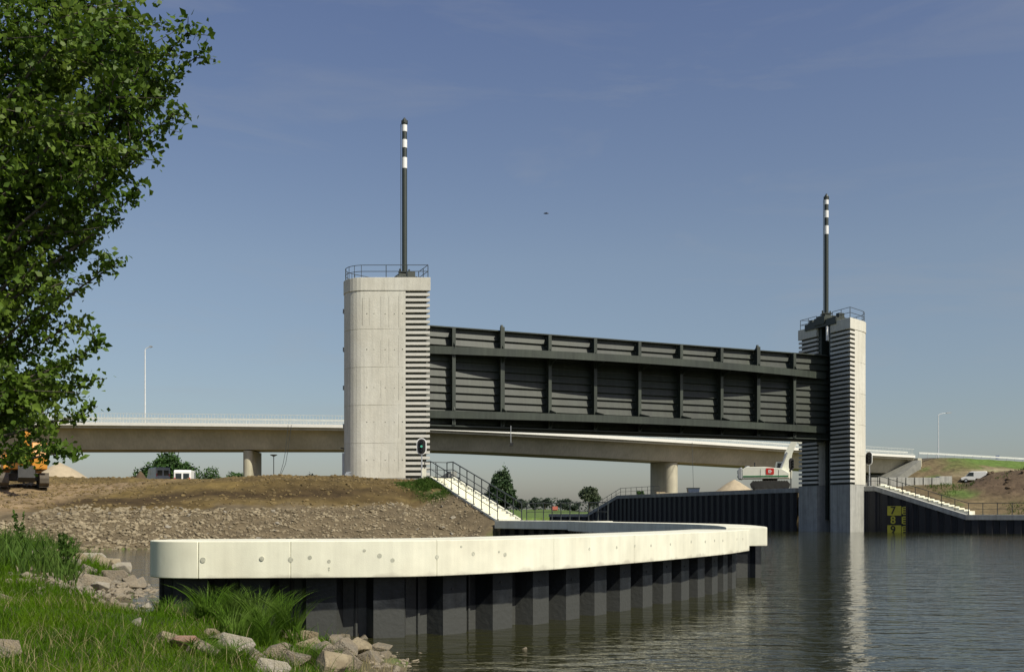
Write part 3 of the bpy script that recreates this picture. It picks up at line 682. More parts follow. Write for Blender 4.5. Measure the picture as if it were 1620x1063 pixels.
# retaining quay behind the near tower (canal side of the bank)
QL = thing('near_quay_wall', (-7,85,0), 'dark sheet pile edge of the bank below the near tower', 'quay wall')
ql = [(-4.0,73.5),(-5.3,84),(-7.0,89.2)]
piling(ql, -2, 4.6, 1.2, .2, M['pile_far'], QL); ribbon(MB(), ql, offset(ql, -.6), 4.55, 5.0).build('coping', M['conc_base'], QL)
ql2 = [(-10.5,96.5),(-31.5,160.5)]
piling(ql2, -2, 4.6, 1.4, .2, M['pile_far'], QL, 'rear_sheet_piling'); ribbon(MB(), ql2, offset(ql2, -.6), 4.55, 5.0).build('rear_coping', M['conc_base'], QL)

# ------------------------------------------------------------------ far quay
ZQ = 4.87; ct = .52
def quay(path3, label, name='quay_wall', m_='conc_base', pitch=1.3):
    T = thing(name, (*path3[0][:2], 0), label, 'quay wall')
    P = [p[:2] for p in path3]; Z = [p[2] for p in path3]
    A = offset(P, .0); B = offset(P, -.7)
    # outward is +offset (left-hand paths run so that water lies on the + side)
    ribbon(MB(), offset(P, .22), offset(P, -1.6), [z-ct for z in Z], Z).build('coping', M[m_], T, bevel=.02)
    Ls = [0]
    for i in range(1,len(P)): Ls.append(Ls[-1]+math.dist(P[i],P[i-1]))
    def zt(v):
        best = 1e9; zz = Z[0]
        for i in range(len(P)-1):
            a, b_ = Vector(P[i]), Vector(P[i+1]); t = max(0, min(1, (v-a).dot(b_-a)/(b_-a).length_squared)); d = (a.lerp(b_,t)-v).length
            if d < best: best = d; zz = Z[i]+(Z[i+1]-Z[i])*t
        return zz-ct+.02
    piling(P, -2, zt, pitch, .18, M['pile_far'], T)
    return T
qa = [(6.6,178,1.95),(12.9,171.8,1.95),(16.9,161,ZQ),(32.35,114.9,ZQ)]
quay(qa, 'long dark sheet pile quay with grey coping running away behind the lift gate', pitch=1.5)
qb = [(37.0,108.9,ZQ),(38.6,107.4,ZQ),(45.4,101,1.84),(49.6,97.7,1.84),(62,88,1.84),(110,55,1.84)]
quay(qb, 'dark quay wall with sloping grey coping right of the far tower')
railing([(p[0]+.35,p[1]+.35,p[2]) for p in qb[:5]], 1.15, 1.35, 'dark railing following the sloping coping right of the far tower', r=.03)
railing([(p[0]+.4,p[1]+.1,p[2]) for p in (qa[1],qa[2],(21.2,148.3,ZQ))], 1.15, 1.8, 'dark railing on the far quay left of the concrete bridge pier', r=.03)
# stair beside the sloping coping
FS = thing('quay_stair', (45.4,101.6,1.84), 'pale concrete stair descending along the sloping quay right of the far tower', 'stairs')
m = MB(); a = Vector((38.9,108.1)); b_ = Vector((45.9,101.5)); d_ = (b_-a); n_ = 19; nn_ = Vector((-d_.y,d_.x)).normalized()
if nn_.y < 0: nn_ = -nn_
for i in range(n_):
    p = a+d_*(i/n_); q_ = a+d_*((i+1)/n_); z1 = ZQ+.22-(ZQ-1.84)*(i/n_)
    m.prism([p[:],q_[:],(q_+nn_*1.6)[:],(p+nn_*1.6)[:]], z1-.9, z1)
m.build('steps', M['cap'], FS)
# concrete blocks at the back of the quay
b0 = Vector((42.5,119.5)); b1 = Vector((50.4,121.2))
for i in range(9):
    p = Vector((41.6+i*1.02, 116.4+i*.05)); g_ = hz(p.x,p.y)
    o = MB().box((p.x,p.y,5.55),(.9,1.0,1.1),.05).build('concrete_block', M['conc_base'], bevel=.03)
    if i == 8:
        o.data = MB().box((p.x+.1,p.y,5.6),(1.5,1.0,1.3),.05).build('tmp_block', M['conc_base']).data; bpy.data.objects.remove(bpy.data.objects['tmp_block'])
        tag(o, 'largest concrete block at the right end of the row behind the quay stair', 'concrete block')
    else: tag(o, 'grey concrete block in the row behind the quay railing', 'concrete block', 'concrete blocks behind the quay stair')
for i in range(6):
    p = at(1580+i*15, 762, 140); o = MB().box((p[0],p[1],p[2]),(1.1,1.0,1.2),.2).build('road_block', M['conc_base'], bevel=.03); tag(o, 'grey concrete block in the row behind the soil heap at far right', 'concrete block', 'concrete blocks behind the soil heap')
    MB().box((p[0],p[1],p[2]-1.6),(1.3,1.2,2.0),.2).build('footing', M['conc_base'], o)

# ------------------------------------------------------------------ road bridge
BR = thing('road_bridge', (20,135,0), 'long concrete girder road bridge with white edge passing behind the towers', 'bridge')
pxs = [-500,0,541,760,1050,1243,1378,1448]; Ys = [128,128,128,133,150,163,175,181]
zt_ = [14.0,13.66,13.2,13.1,13.06,12.7,12.45,12.4]; zb_ = [10.3,10.2,10.2,10.3,9.96,9.5,9.3,9.2]
ctr = [((p-CX)/F*Y, Y) for p, Y in zip(pxs, Ys)]; ctr = smooth(ctr, 24)
u_ = np.linspace(0,7,len(ctr)); zts = np.interp(u_, range(8), zt_); zbs = np.interp(u_, range(8), zb_)
k3 = np.array([.25,.5,.25]); 
for _ in range(60): zts[1:-1] = np.convolve(zts, k3, 'valid'); zbs[1:-1] = np.convolve(zbs, k3, 'valid')
n_ = len(ctr)
# + offset is towards the camera for a path running left to right
front = ctr; back = offset(ctr, -11)
g1, g2 = offset(ctr, -1.5), offset(ctr, -9.5); g1b, g2b = offset(ctr, -2.6), offset(ctr, -8.4)
m = MB(); vs = []
for i in range(n_):
    vs += [(*g1[i],zts[i]-.75),(*g2[i],zts[i]-.75),(*g2b[i],zbs[i]),(*g1b[i],zbs[i])]
fs = []
for i in range(n_-1):
    a = 4*i; c = a+4; fs += [(a,c,c+1,a+1),(a+1,c+1,c+2,a+2),(a+2,c+2,c+3,a+3),(a+3,c+3,c,a)]
m.add(vs, fs+[(0,1,2,3),(4*n_-4,4*n_-3,4*n_-2,4*n_-1)]); m.build('box_girder', M['conc_bridge'], BR)
ribbon(MB(), offset(ctr,-.3), offset(ctr,-10.7), list(zts-.75), list(zts-.2)).build('deck', M['conc_bridge'], BR)
ribbon(MB(), offset(ctr,0), offset(ctr,-.5), list(zts-.42), list(zts)).build('edge_beam', M['bridge_white'], BR)
ribbon(MB(), offset(ctr,-10.5), offset(ctr,-11), list(zts-.42), list(zts)).build('edge_beam', M['bridge_white'], BR)
def brail(off, h, nr, sp, name, mt, r=.03):
    P = resample(offset(ctr, off), sp); zz = np.interp([p[0] for p in P], [c[0] for c in ctr], zts); m = MB()
    for i in range(len(P)-1):
        a = Vector((*P[i], zz[i])); c = Vector((*P[i+1], zz[i+1]))
        for k in nr: m.bar(a+Vector((0,0,k)), c+Vector((0,0,k)), .05, .05 if name == 'railing' else .26)
        m.bar(a-Vector((0,0,.3)), a+Vector((0,0,h)), .036, .036)
    m.build(name, M[mt], BR)
brail(-.25, 1.12, (.25,1.12), .4, 'railing', 'bridge_u'); brail(-10.75, 1.12, (.25,1.12), .4, 'railing', 'bridge_u'); brail(-1.6, .75, (.62,), 2.6, 'guardrail', 'bridge_u'); brail(-9.2,.75,(.62,),2.6,'guardrail','bridge_u')
def pier(px, Y, zt, zb, L_=2.6, W_=1.9):
    cc = offset(ctr, -5.5); i = min(range(n_), key=lambda i: abs(cc[i][0]/cc[i][1]*F+CX-px)); t = (Vector(ctr[min(i+1,n_-1)])-Vector(ctr[max(i-1,0)])).normalized(); nr = Vector((t.y,-t.x)); c = Vector(ctr[i])-nr*5.5
    # wall pier with rounded ends across the bridge
    hw, hl = W_/2, L_; pts = []
    for s in (1,-1):
        for k in range(9):
            a = math.pi*k/8; pts.append(tuple((c+nr*s*hl+nr*s*hw*math.sin(a)+t*s*hw*math.cos(a)))[:2])
    o = MB().prism(pts, zb, zt-.12).build('pier', M['conc_bridge'], BR, smooth=True)
    MB().box((c.x,c.y,zt-.06),(1.2,1.2,.16)).build('bearing', M['black'], o)
pier(400,128,10.2,1.8,2.4,1.15); pier(1051,150,9.96,3.5,1.5,2.3); pier(-170,128,10.2,1.8)
# abutment with paved slope
AB = thing('bridge_abutment', (71,183,5), 'grey paved slope closing the right end of the road bridge', 'abutment')
e = Vector(ctr[-1]); t = (Vector(ctr[-1])-Vector(ctr[-2])).normalized(); nr = Vector((t.y,-t.x))
def ap(u,v,z): p = e+t*u+nr*v; return (p.x,p.y,z)
mb = MB(); mb.add([ap(-15,1.5,3.8),ap(-15,-13,3.8),ap(0,-12,11.5),ap(0,1.0,11.5),ap(-15,1.5,2.5),ap(-15,-13,2.5),ap(.25,-12,2.5),ap(.25,1.0,2.5),ap(.25,-12,11.5),ap(.25,1,11.5)],[(0,1,2,3),(0,4,5,1),(3,9,7,4,0),(3,2,8,9),(1,5,6,8,2),(7,9,8,6),(4,7,6,5)]).build('paved_slope', M['paving'], AB)
MB().prism([ap(.3,.3,0)[:2],ap(1.4,.3,0)[:2],ap(1.4,-11.3,0)[:2],ap(.3,-11.3,0)[:2]],8,11.9).build('end_wall', M['conc_bridge'], AB)
# guardrail on the embankment
P = [Vector(p) for p in [(73.0,181.4,ZR-.08),(77.0,183.6,ZR-.08),(105.8,203.2,ZR-.08),(153,232,ZR-.08)]]
EG = thing('embankment_guardrail', tuple(P[0]), 'long pale guardrail along the road on the right embankment', 'guardrail')
m = MB()
for a, c in zip(P[:-1],P[1:]):
    m.bar(a+Vector((0,0,.62)), c+Vector((0,0,.62)), .05,.32); k = int((c-a).length/3)+1
    for j in range(k): q_ = a.lerp(c,j/k); MB().box((q_.x,q_.y,q_.z+.2),(.1,.1,.8)).build('post', M['galv'], EG)
m.build('beam', M['bridge_u'], EG)

# lamps
def lamp(px, Y, zb, py_top, arm, label, w=.07):
    X = (px-CX)/F*Y; zt = CH+(HZ-py_top)/F*Y; T = thing('street_lamp', (X,Y,zb), label, 'street lamp')
    MB().tube((X,Y,zb),(X,Y,zt-.35),w*1.5,w,n=10).build('pole', M['lampw'], T, True)
    pts = [(X,Y,zt-.36),(X+arm*.12,Y,zt-.12),(X+arm*.4,Y,zt+.02),(X+arm*.7,Y,zt+.1)]
    MB().chain(pts,[w,w*.8,w*.8,w*.7],8).build('arm', M['lampw'], T)
    MB().slab([(0,-.05),(.25,-.1),(1,-.06),(1.02,.02),(.6,.1),(0,.07)], (X+arm*.62,Y,zt+.1), (arm*.42,0,.06), (0,0,1.1), .32).build('lamp_head', M['galv'], T)
lamp(229.5,130,13.2,550,.9,'slim pale street lamp standing on the bridge deck left of the near tower')
lamp(1484.5,194,12.2,654,2.4,'street lamp with long arm on the road embankment right of the far tower')
T = thing('path_lamp', at(433,757,118), 'thin dark lamp post with flat round head left of the near tower', 'lamp post'); p = at(433,757,118)
MB().tube(p,(p[0],p[1],CH+93*118/F-.0),.05,n=8).build('pole', M['rail'], T); MB().tube((p[0],p[1],8.62),(p[0],p[1],8.78),.1,.42,n=12).tube((p[0],p[1],8.78),(p[0],p[1],8.84),.42,n=12).build('lamp_head', M['rail'], T)
T = thing('road_sign', at(1578,731,200), 'small blue road sign above the grassy embankment on the right', 'road sign'); p = at(1578,731,200)
MB().box((p[0],p[1],p[2]+1.0),(.75,.06,.65)).build('panel', M['blue'], T)
for s in (-.25,.25): MB().tube((p[0]+s,p[1]+.05,p[2]-.8),(p[0]+s,p[1]+.05,p[2]+.9),.035,n=6).build('post', M['galv'], T)
# loose cables below the bridge
for k,(pa,pb,pc) in enumerate((((456,672),(452,712),(442,754)),((461,672),(455,715),(444,752)))):
    c_ = [at(*pa,126),at(*pb,126),at(pb[0]-(3 if k else 4),733,126),at(*pc,126)]
    tag(MB().chain(c_,[.03]*4,5).build('hanging_cable', M['rail']), 'thin dark cable hanging from the bridge beside the near tower', 'cable', 'cables hanging from the bridge')
tag(MB().tube(at(1095,699,153),at(1097,771,145),.03,n=5).build('plumb_cable', M['rail']), 'single dark cable hanging straight from the bridge over the skip', 'cable')
p = at(1096.5,775.5,145); m = MB().slab([(-.75,-.3),(.75,-.3),(.85,.32),(-.85,.32)], p, (1,0,0), (0,0,1), 1.2); T = thing('skip', (p[0],p[1],ZQ), 'small dark blue skip on the far quay right of the bridge pier', 'skip'); m.build('tub', M['navy'], T); MB().box((p[0],p[1],p[2]+.34),(1.8,1.3,.06)).build('rim', M['rail'], T)
p = at(1048,780,151); tag(MB().box((p[0],p[1],ZQ+.12),(1.9,1.2,.18)).box((p[0]-.3,p[1],ZQ+.28),(1.3,1,.1)).build('timber_stack', M['sand']), 'low stack of pale timber at the foot of the bridge pier', 'timber')

# ------------------------------------------------------------------ signals
def signal(px, pyc, Y, zb, label, front, rz=0, glow=False, h=1.42, w=.84):
    X = (px-CX)/F*Y; zc = CH+(HZ-pyc)/F*Y; T = thing('signal_light', (0,0,0), label, 'signal')
    def oval(w_, h_, y0, th):
        r_ = w_/2; pts = []
        for k in range(9): a = math.pi*k/8; pts.append((r_*math.cos(a), h_/2-r_+r_*math.sin(a)))
        for k in range(9): a = math.pi+math.pi*k/8; pts.append((r_*math.cos(a), -h_/2+r_+r_*math.sin(a)))
        return MB().slab(pts, (0,y0,zc-zb), (1,0,0), (0,0,1), th)
    oval(w, h, 0, .06).build('border_board', M['white' if front else 'black'], T)
    oval(w-.16, h-.16, -.05, .05).build('face_board', M['black'], T)
    for dz in (.33,0,-.33):
        m = MB().tube((0,-.07,zc-zb+dz),(0,-.22,zc-zb+dz+.01),.125,.13,n=14,caps=False); hd = m.build('hood', M['black'], T)
        MB().tube((0,-.075,zc-zb+dz),(0,-.10,zc-zb+dz),.1,n=14).build('lens', M['lens_on'] if (glow and dz == 0) else M['glass'], hd)
    MB().tube((0,.08,0),(0,.08,zc-zb+.3),.06,n=10).build('pole', M['galv'] if front else M['black'], T)
    MB().box((0,.08,.03),(.35,.35,.06)).build('foot_plate', M['galv'], T)
    T.location = (X,Y,zb); T.rotation_euler[2] = rz; return T
lm = bpy.data.materials.new('lit_green_lens'); lm.use_nodes = True; b = lm.node_tree.nodes['Principled BSDF']; b.inputs['Base Color'].default_value = (.1,.7,.4,1); b.inputs['Emission Color'].default_value = (.25,1,.65,1); b.inputs['Emission Strength'].default_value = .3; M['lens_on'] = lm
signal(667,706,85,4.9,'white rimmed oval signal with green lens in front of the near tower',True,glow=True)
signal(1252,734,118,4.87,'dark oval signal board on a pole left of the far tower',False,rz=.5,h=1.45,w=.75)
signal(1374.8,725,108.8,4.87,'white rimmed oval signal turned away right of the far tower',True,rz=-.9,h=1.5,w=.8)

# ------------------------------------------------------------------ clearance gauge
GA = Vector((38.6,107.4,0)); GB = Vector((45.4,101,0)); gd = (GB-GA).normalized(); gn = Vector((gd.y,-gd.x,0)); gn = gn if gn.y < 0 else -gn
tt = .235; gp = GA.lerp(GB, tt)+gn*.42
def text(body, size, m_, parent, pos, xaxis, nrm, name):
    cu = bpy.data.curves.new(name, 'FONT'); cu.body = body; cu.size = size; cu.extrude = .01; cu.align_x = 'CENTER'; cu.align_y = 'CENTER'; cu.offset = .018
    ob = bpy.data.objects.new('tmp_text', cu); COL.objects.link(ob); dg = bpy.context.evaluated_depsgraph_get(); me = bpy.data.meshes.new_from_object(ob.evaluated_get(dg)); bpy.data.objects.remove(ob)
    o = bpy.data.objects.new(name, me); me.materials.clear(); me.materials.append(m_); COL.objects.link(o); o.parent = parent
    z_ = Vector((0,0,1)); mt_ = Matrix((xaxis, z_, nrm)).transposed().to_4x4(); org = Vector(ORG.get(parent.name,(0,0,0))); mt_.translation = Vector(pos)-org; o.matrix_local = mt_
    return o
GG = thing('clearance_gauge', (gp.x,gp.y,0), 'yellow and black height gauge reading 7 8 9 on the dark quay wall', 'gauge board')
wB = 1.45
for i, dg_ in enumerate('789'):
    zc = 2.25-i*1.0; bk, fg = (('yellow','black') if i != 1 else ('black','yellow'))
    pc = gp+gd*0; MB().bar(tuple(pc-gd*wB/2+Vector((0,0,zc))), tuple(pc+gd*wB/2+Vector((0,0,zc))), .05, .985).build('board', M[bk], GG)
    text(dg_, 1.12, M[fg], GG, pc-gd*.12+gn*.035+Vector((0,0,zc)), gd, gn, 'digit')
    # e-shaped tenths beside the number, on their own black strip
    q_ = pc+gd*(wB/2+.32); MB().bar(tuple(q_-gd*.3+Vector((0,0,zc))), tuple(q_+gd*.3+Vector((0,0,zc))), .05,.985).build('scale_strip', M['black'], GG)
    s = MB()
    s.bar(tuple(q_-gd*.24+gn*.035+Vector((0,0,zc+.02))), tuple(q_-gd*.10+gn*.035+Vector((0,0,zc+.02))), .02, .72)
    for k in (-.34,-.1,.14,.36): s.bar(tuple(q_-gd*.11+gn*.036+Vector((0,0,zc+k))), tuple(q_+gd*.14+gn*.036+Vector((0,0,zc+k))), .02,.11)
    s.build('scale_marks', M['yellow'], GG)

# ------------------------------------------------------------------ vehicles and plant
def excavator(label, paint, dark, loc, rz, boom, logo=False, sc=1.0, trk='track_dark'):
    T = thing('excavator', (0,0,0), label, 'excavator')
    for s in (-1,1):
        pr = [(-2.0,.25),(-1.7,0),(1.7,0),(2.05,.25),(2.1,.6),(1.8,.92),(-1.8,.92),(-2.1,.6)]
        tr = MB().slab(pr, (0,s*1.25,0), (1,0,0), (0,0,1), .6).build('track', M[trk], T, bevel=.04)
        m = MB()
        for k in range(14): m.box((-1.75+k*.27, s*1.25, .94), (.1,.62,.05)); m.box((-1.75+k*.27, s*1.25, .0), (.1,.62,.05))
        m.build('track_shoes', M['trackm'], tr)
        w = MB()
        for k in range(5): w.tube((-1.5+k*.75,s*1.25-.32,.42),(-1.5+k*.75,s*1.25+.32,.42),.27,n=12)
        w.build('rollers', M['track_dark'], tr)
    MB().box((0,0,.7),(2.2,1.9,.5)).tube((0,0,.9),(0,0,1.15),.8,n=20).build('undercarriage', M['track_dark'], T)
    MB().slab([(-2.9,1.2),(2.0,1.2),(2.0,1.75),(1.2,2.25),(-.6,2.45),(-2.5,2.45),(-2.9,2.2)], (0,-.55,0), (1,0,0), (0,0,1), 1.5).build('engine_house', M[paint], T, bevel=.05)
    MB().slab([(-2.9,1.2),(1.0,1.2),(1.0,2.3),(-2.5,2.4),(-2.9,2.2)], (0,.85,0), (1,0,0), (0,0,1), 1.1).build('side_house', M[paint], T, bevel=.05)
    MB().slab([(-3.35,1.15),(-2.92,1.1),(-2.92,2.42),(-3.2,2.35),(-3.4,2.0)], (0,0,0), (1,0,0), (0,0,1), 2.7).build('counterweight', M[dark], T, bevel=.08)
    cab = MB().slab([(.55,1.2),(2.3,1.2),(2.35,2.0),(1.95,3.05),(.65,3.05),(.55,2.6)], (0,.95,0), (1,0,0), (0,0,1), .95).build('cab', M[paint], T, bevel=.05)
    MB().slab([(.75,2.0),(2.18,2.0),(1.85,2.9),(.8,2.9)], (0,.95,0), (1,0,0), (0,0,1), .97).build('window', M['glass'], cab)
    MB().tube((-1.6,-.5,2.4),(-1.6,-.5,2.95),.07).build('exhaust', M['black'], T)
    MB().tube((-2.4,.2,2.4),(-2.4,.2,2.6),.25,n=12).build('air_filter', M[dark], T)
    if boom == 'up':
        pts = [(1.1,1.7),(1.55,4.0),(2.5,5.7),(3.05,5.6),(2.35,3.9),(1.9,1.5)]
        B = MB().slab(pts,(0,0,0),(1,0,0),(0,0,1),.5).build('boom', M[paint], T, bevel=.03)
        MB().tube((1.0,-.4,1.9),(1.8,-.4,4.0),.12).tube((1.0,.4,1.9),(1.8,.4,4.0),.12).build('lift_ram', M['galv'], B)
        MB().slab([(2.3,5.8),(3.0,5.95),(4.4,3.9),(4.6,2.9),(4.3,2.9),(3.6,4.2)],(0,0,0),(1,0,0),(0,0,1),.35).build('stick', M[paint], T, bevel=.03)
        MB().slab([(4.2,2.9),(4.8,3.0),(5.0,2.3),(4.6,1.7),(3.9,1.8),(4.3,2.2)],(0,0,0),(1,0,0),(0,0,1),.9).build('bucket', M['track_dark'], T)
    else:
        B = MB().slab([(1.2,1.6),(3.0,3.6),(5.2,3.7),(5.3,3.3),(3.3,3.0),(2.0,1.4)],(0,0,0),(1,0,0),(0,0,1),.5).build('boom', M[paint], T, bevel=.03)
        MB().slab([(5.0,3.9),(5.5,3.6),(5.3,1.2),(5.0,1.2)],(0,0,0),(1,0,0),(0,0,1),.35).build('stick', M[paint], T)
        MB().slab([(5.0,1.3),(5.5,1.3),(5.7,.5),(5.0,.2),(4.5,.5),(4.9,.8)],(0,0,0),(1,0,0),(0,0,1),1.0).build('bucket', M['track_dark'], T)
    if logo:
        MB().box((-.45,-1.315,1.42),(4.7,.02,.16)).build('stripe', M['exgreen'], T); MB().box((-3.405,0,1.42),(.03,2.5,.16)).build('rear_stripe', M['exgreen'], T)
        lg = MB().slab([(-.42,-.28),(-.36,-.34),(.36,-.34),(.42,-.28),(.42,.28),(.36,.34),(-.36,.34),(-.42,.28)],(.0,-1.32,1.95),(1,0,0),(0,0,1),.03).build('emblem', M['red'], T)
        MB().box((-.12,-1.345,1.95),(.1,.02,.34)).box((-.02,-1.345,2.08),(.26,.02,.08)).box((-.02,-1.345,1.82),(.26,.02,.08)).box((.1,-1.345,1.95),(.22,.02,.08)).build('emblem_mark', M['white'], lg)
        MB().box((-3.44,0,2.05),(.02,1.6,.12)).box((-3.44,.1,1.85),(.02,1.2,.1)).build('rear_lettering', M['track_dark'], T)
        MB().box((-1.0,-1.31,1.75),(.03,.02,.9)).box((.9,-1.31,1.7),(.03,.02,.8)).build('panel_gap', M['track_dark'], T)
    T.scale = (sc,sc,sc); T.location = loc; T.rotation_euler[2] = rz
    return T
p = at(1218,774,124); excavator('cream excavator with green stripe and red emblem on the far quay by the tower','exwhite','galv',(p[0],p[1],4.88),R(-14),'up',True,1.13)
p = at(30,772,70); zg = hz(p[0],p[1]); excavator('orange excavator partly hidden behind the leaves on the left bank','orange','orange',(p[0]-.2,71,hz(p[0]-.2,71)-.05),R(-62),'down',False,1.0,'trackm')

def van(label, paint, kind='panel', name='van'):
    T = thing(name, (0,0,0), label, 'van')
    if kind == 'small':
        prof = [(-2.05,.35),(2.05,.35),(2.1,.75),(1.35,1.02),(.75,1.72),(.45,1.84),(-1.9,1.84),(-2.05,1.5)]
    else:
        prof = [(-2.5,.4),(2.45,.4),(2.5,.95),(1.95,1.3),(1.35,2.1),(1.0,2.3),(-2.35,2.3),(-2.5,2.1)]
    W_ = 1.65 if kind == 'small' else 1.9; hh = 1.0 if kind == 'small' else 1.3
    MB().slab(prof,(0,0,0),(1,0,0),(0,0,1),W_).build('body', M[paint], T, bevel=.09)
    top = max(p[1] for p in prof); xr = prof[0][0]
    gl = [(.1,hh+.02),(1.25 if kind=='small' else 1.75,hh+.05),(.72 if kind=='small' else 1.3,top-.16),(.1,top-.16)]
    for s in (-1,1): MB().slab(gl,(0,s*(W_/2+.004),0),(1,0,0),(0,0,1),.012).build('side_window', M['glass'], T)
    for s in (-1,1):
        dz_ = 0 if kind == 'small' else -.28; MB().box((xr-.012,s*W_*.22,(hh+top)/2+.02+dz_),(.02,W_*.34,top-hh-.28)).build('rear_window', M['glass'], T)
    f0 = prof[3]; f1 = prof[4]
    MB().slab([(0,0),(1,0),(1,1),(0,1)], (f0[0]+.0,-W_*.42,f0[1]+.06), (0,W_*.84,0), (f1[0]-f0[0],0,(f1[1]-f0[1])*.95), .03).build('windscreen', M['glass'], T)
    MB().box((xr-.03,0,.5),(.12,W_*.95,.2)).build('bumper', M['rubber'], T)
    for s in (-1,1): MB().box((xr-.01,s*W_*.43,hh-.05),(.03,.1,.4)).build('tail_light', M['red'], T)
    for sx in (-1.35,1.3):
        for s in (-1,1):
            w_ = MB().tube((sx,s*(W_/2-.12),.32),(sx,s*(W_/2+.03),.32),.32,n=18).build('wheel', M['rubber'], T); MB().tube((sx,s*(W_/2+.0),.32),(sx,s*(W_/2+.04),.32),.18,n=12).build('rim', M['galv'], w_)
    return T
p = hit(1541,763,125); print('van',p); v = van('small white van parked on the brown slope below the embankment','white','small'); v.location = (p[0],p[1],p[2]); v.rotation_euler[2] = R(158)
VANP = (p, v)
for px, Y, paint, lab, rz in ((250,138,'silver','silver blue van whose roof shows above the brown bank',R(124)),(293.5,117,'white','white van whose roof shows above the brown bank',R(100))):
    v = van(lab, paint); X = (px-CX)/F*Y; tz = {250:740,293.5:744.5}[px]; zt = CH+(HZ-tz)/F*Y; v.location = (X,Y,zt-2.3); v.rotation_euler[2] = rz

# heaps
def heap(px, pyt, Y, w_, m_, name, label, cat, seed=0, zb=None, sy=1.):
    X = (px-CX)/F*Y; zt = CH+(HZ-pyt)/F*Y; zb = hz(X,Y)-.4 if zb is None else zb; n_ = 40; rr = np.linspace(0,1,20); vs = []; fs = []
    T_ = MB()
    for i, r_ in enumerate(rr):
        for k in range(n_):
            a = 2*math.pi*k/n_; wob = 1+.12*float(fbm(np.array(3*math.cos(a)+seed*9),np.array(3*math.sin(a)),2,3))
            x_ = X+w_*r_*wob*math.cos(a); y_ = Y+w_*sy*r_*wob*math.sin(a)
            z_ = zb+(zt-zb)*(1-r_**1.15)+.10*float(fbm(np.array(x_),np.array(y_),1.2,4))*(1-r_)
            vs.append((x_,y_,z_))
    fs = [(i*n_+k, i*n_+(k+1)%n_, (i+1)*n_+(k+1)%n_, (i+1)*n_+k) for i in range(19) for k in range(n_)]
    T_.add(vs, fs); o = T_.build(name, M[m_], smooth=True); return tag(o, label, cat)
heap(1162,758,146,3.6,'sand','sand_heap','conical sand heap on the far quay behind the cream excavator','sand heap',1,4.5)
heap(95,731,92,3.6,'sand','sand_heap','pale sand heap beyond the bank behind the orange excavator','sand heap',2,4.3)
heap(222,744,110,1.3,'soil','soil_heap','small brown soil heap beside the parked vans','soil heap',3,4.5)

# ------------------------------------------------------------------ stones
def stone_variants(k, seed):
    out = []; r_ = random.Random(seed)
    for i in range(k):
        bm = bmesh.new()
        for j in range(13):
            v = Vector((r_.gauss(0,1),r_.gauss(0,1),r_.gauss(0,1))).normalized()*r_.uniform(.75,1.05); bm.verts.new((v.x*1.1, v.y*.85, v.z*.62))
        rr = bmesh.ops.convex_hull(bm, input=bm.verts); bmesh.ops.delete(bm, geom=[g_ for g_ in rr['geom_interior'] if isinstance(g_, bmesh.types.BMVert)], context='VERTS')
        bmesh.ops.bevel(bm, geom=bm.edges[:], offset=.03, segments=1, affect='EDGES'); bmesh.ops.triangulate(bm, faces=bm.faces[:])
        bmesh.ops.recalc_face_normals(bm, faces=bm.faces)
        bm.verts.ensure_lookup_table(); out.append((np.array([v.co[:] for v in bm.verts]), np.array([[v.index for v in f.verts] for f in bm.faces]))); bm.free()
    return out
SV = stone_variants(10, 3)
def scatter_mesh(name, pts, sizes, m_, variants, seed=1, flat=1.):
    r_ = np.random.default_rng(seed); VV = []; FF = []; o = 0
    for (px_,py_,pz_), s in zip(pts, sizes):
        v, f = variants[r_.integers(len(variants))]; a = r_.uniform(0,6.28); b_ = r_.uniform(-.5,.5); ca, sa = math.cos(a), math.sin(a); cb, sb = math.cos(b_), math.sin(b_)
        w = v*s*np.array([1,1,flat]); w = w@np.array([[1,0,0],[0,cb,sb],[0,-sb,cb]]); w = w@np.array([[ca,sa,0],[-sa,ca,0],[0,0,1]]); VV.append(w+np.array([px_,py_,pz_])); FF.append(f+o); o += len(v)
    return npmesh(name, np.concatenate(VV), np.concatenate(FF), m_, nper=3)
# riprap on the slope of the left bank
n_ = 9000; X = rng.uniform(-36,-1,n_*3); Y = rng.uniform(50,70,n_*3); d, _ = segdist(X, Y, shoreA); ins = inside(X, Y, polyA)
lim = 7.4+fbm(X,Y,3,4)*1.6
ok = (((ins) & (d < lim)) | (~ins & (d < .9))) & (X < -1.8) & ~((X<-28)&(d>4.5)); X, Y, d = X[ok], Y[ok], d[ok]
Z = height(X, Y); sz = (.06+.20*rng.random(len(X))**3.2)*np.interp(X,[-24,-9],[1.05,.62])
sel = rng.choice(len(X), min(len(X), 7000), replace=False)
scatter_mesh('riprap_rubble', list(zip(X[sel],Y[sel],Z[sel]+.02)), sz[sel], M['stone'], SV, 5)['kind'] = 'stuff'
rp_ = bpy.data.objects['riprap_rubble']; tag(rp_, 'brown grey broken stone covering the lower slope of the earth bank', 'rubble', kind='stuff')
n_ = 12000; XC = rng.uniform(-40,-3,n_*2); YC = rng.uniform(58,90,n_*2); d_, _ = segdist(XC, YC, shoreA); ok = inside(XC, YC, polyA) & (d_ > 7.5) & (fbm(XC,YC,4,4)+.9*rng.random(len(XC)) > .25) & (np.hypot(XC+8,YC-90) > 4); XC, YC = XC[ok][:n_], YC[ok][:n_]
o = scatter_mesh('soil_clods', list(zip(XC,YC,height(XC,YC)+.0)), .03+.18*rng.random(len(XC))**4, M['clod'], SV, 6); tag(o, 'dark brown clods strewn over the earth bank', 'clods', kind='stuff')
XC = rng.normal(-9.0,1.5,700); YC = rng.normal(24,2.6,700); d_, _ = segdist(XC, YC, shoreB); ok = inside(XC, YC, polyB) | (d_ < .5)
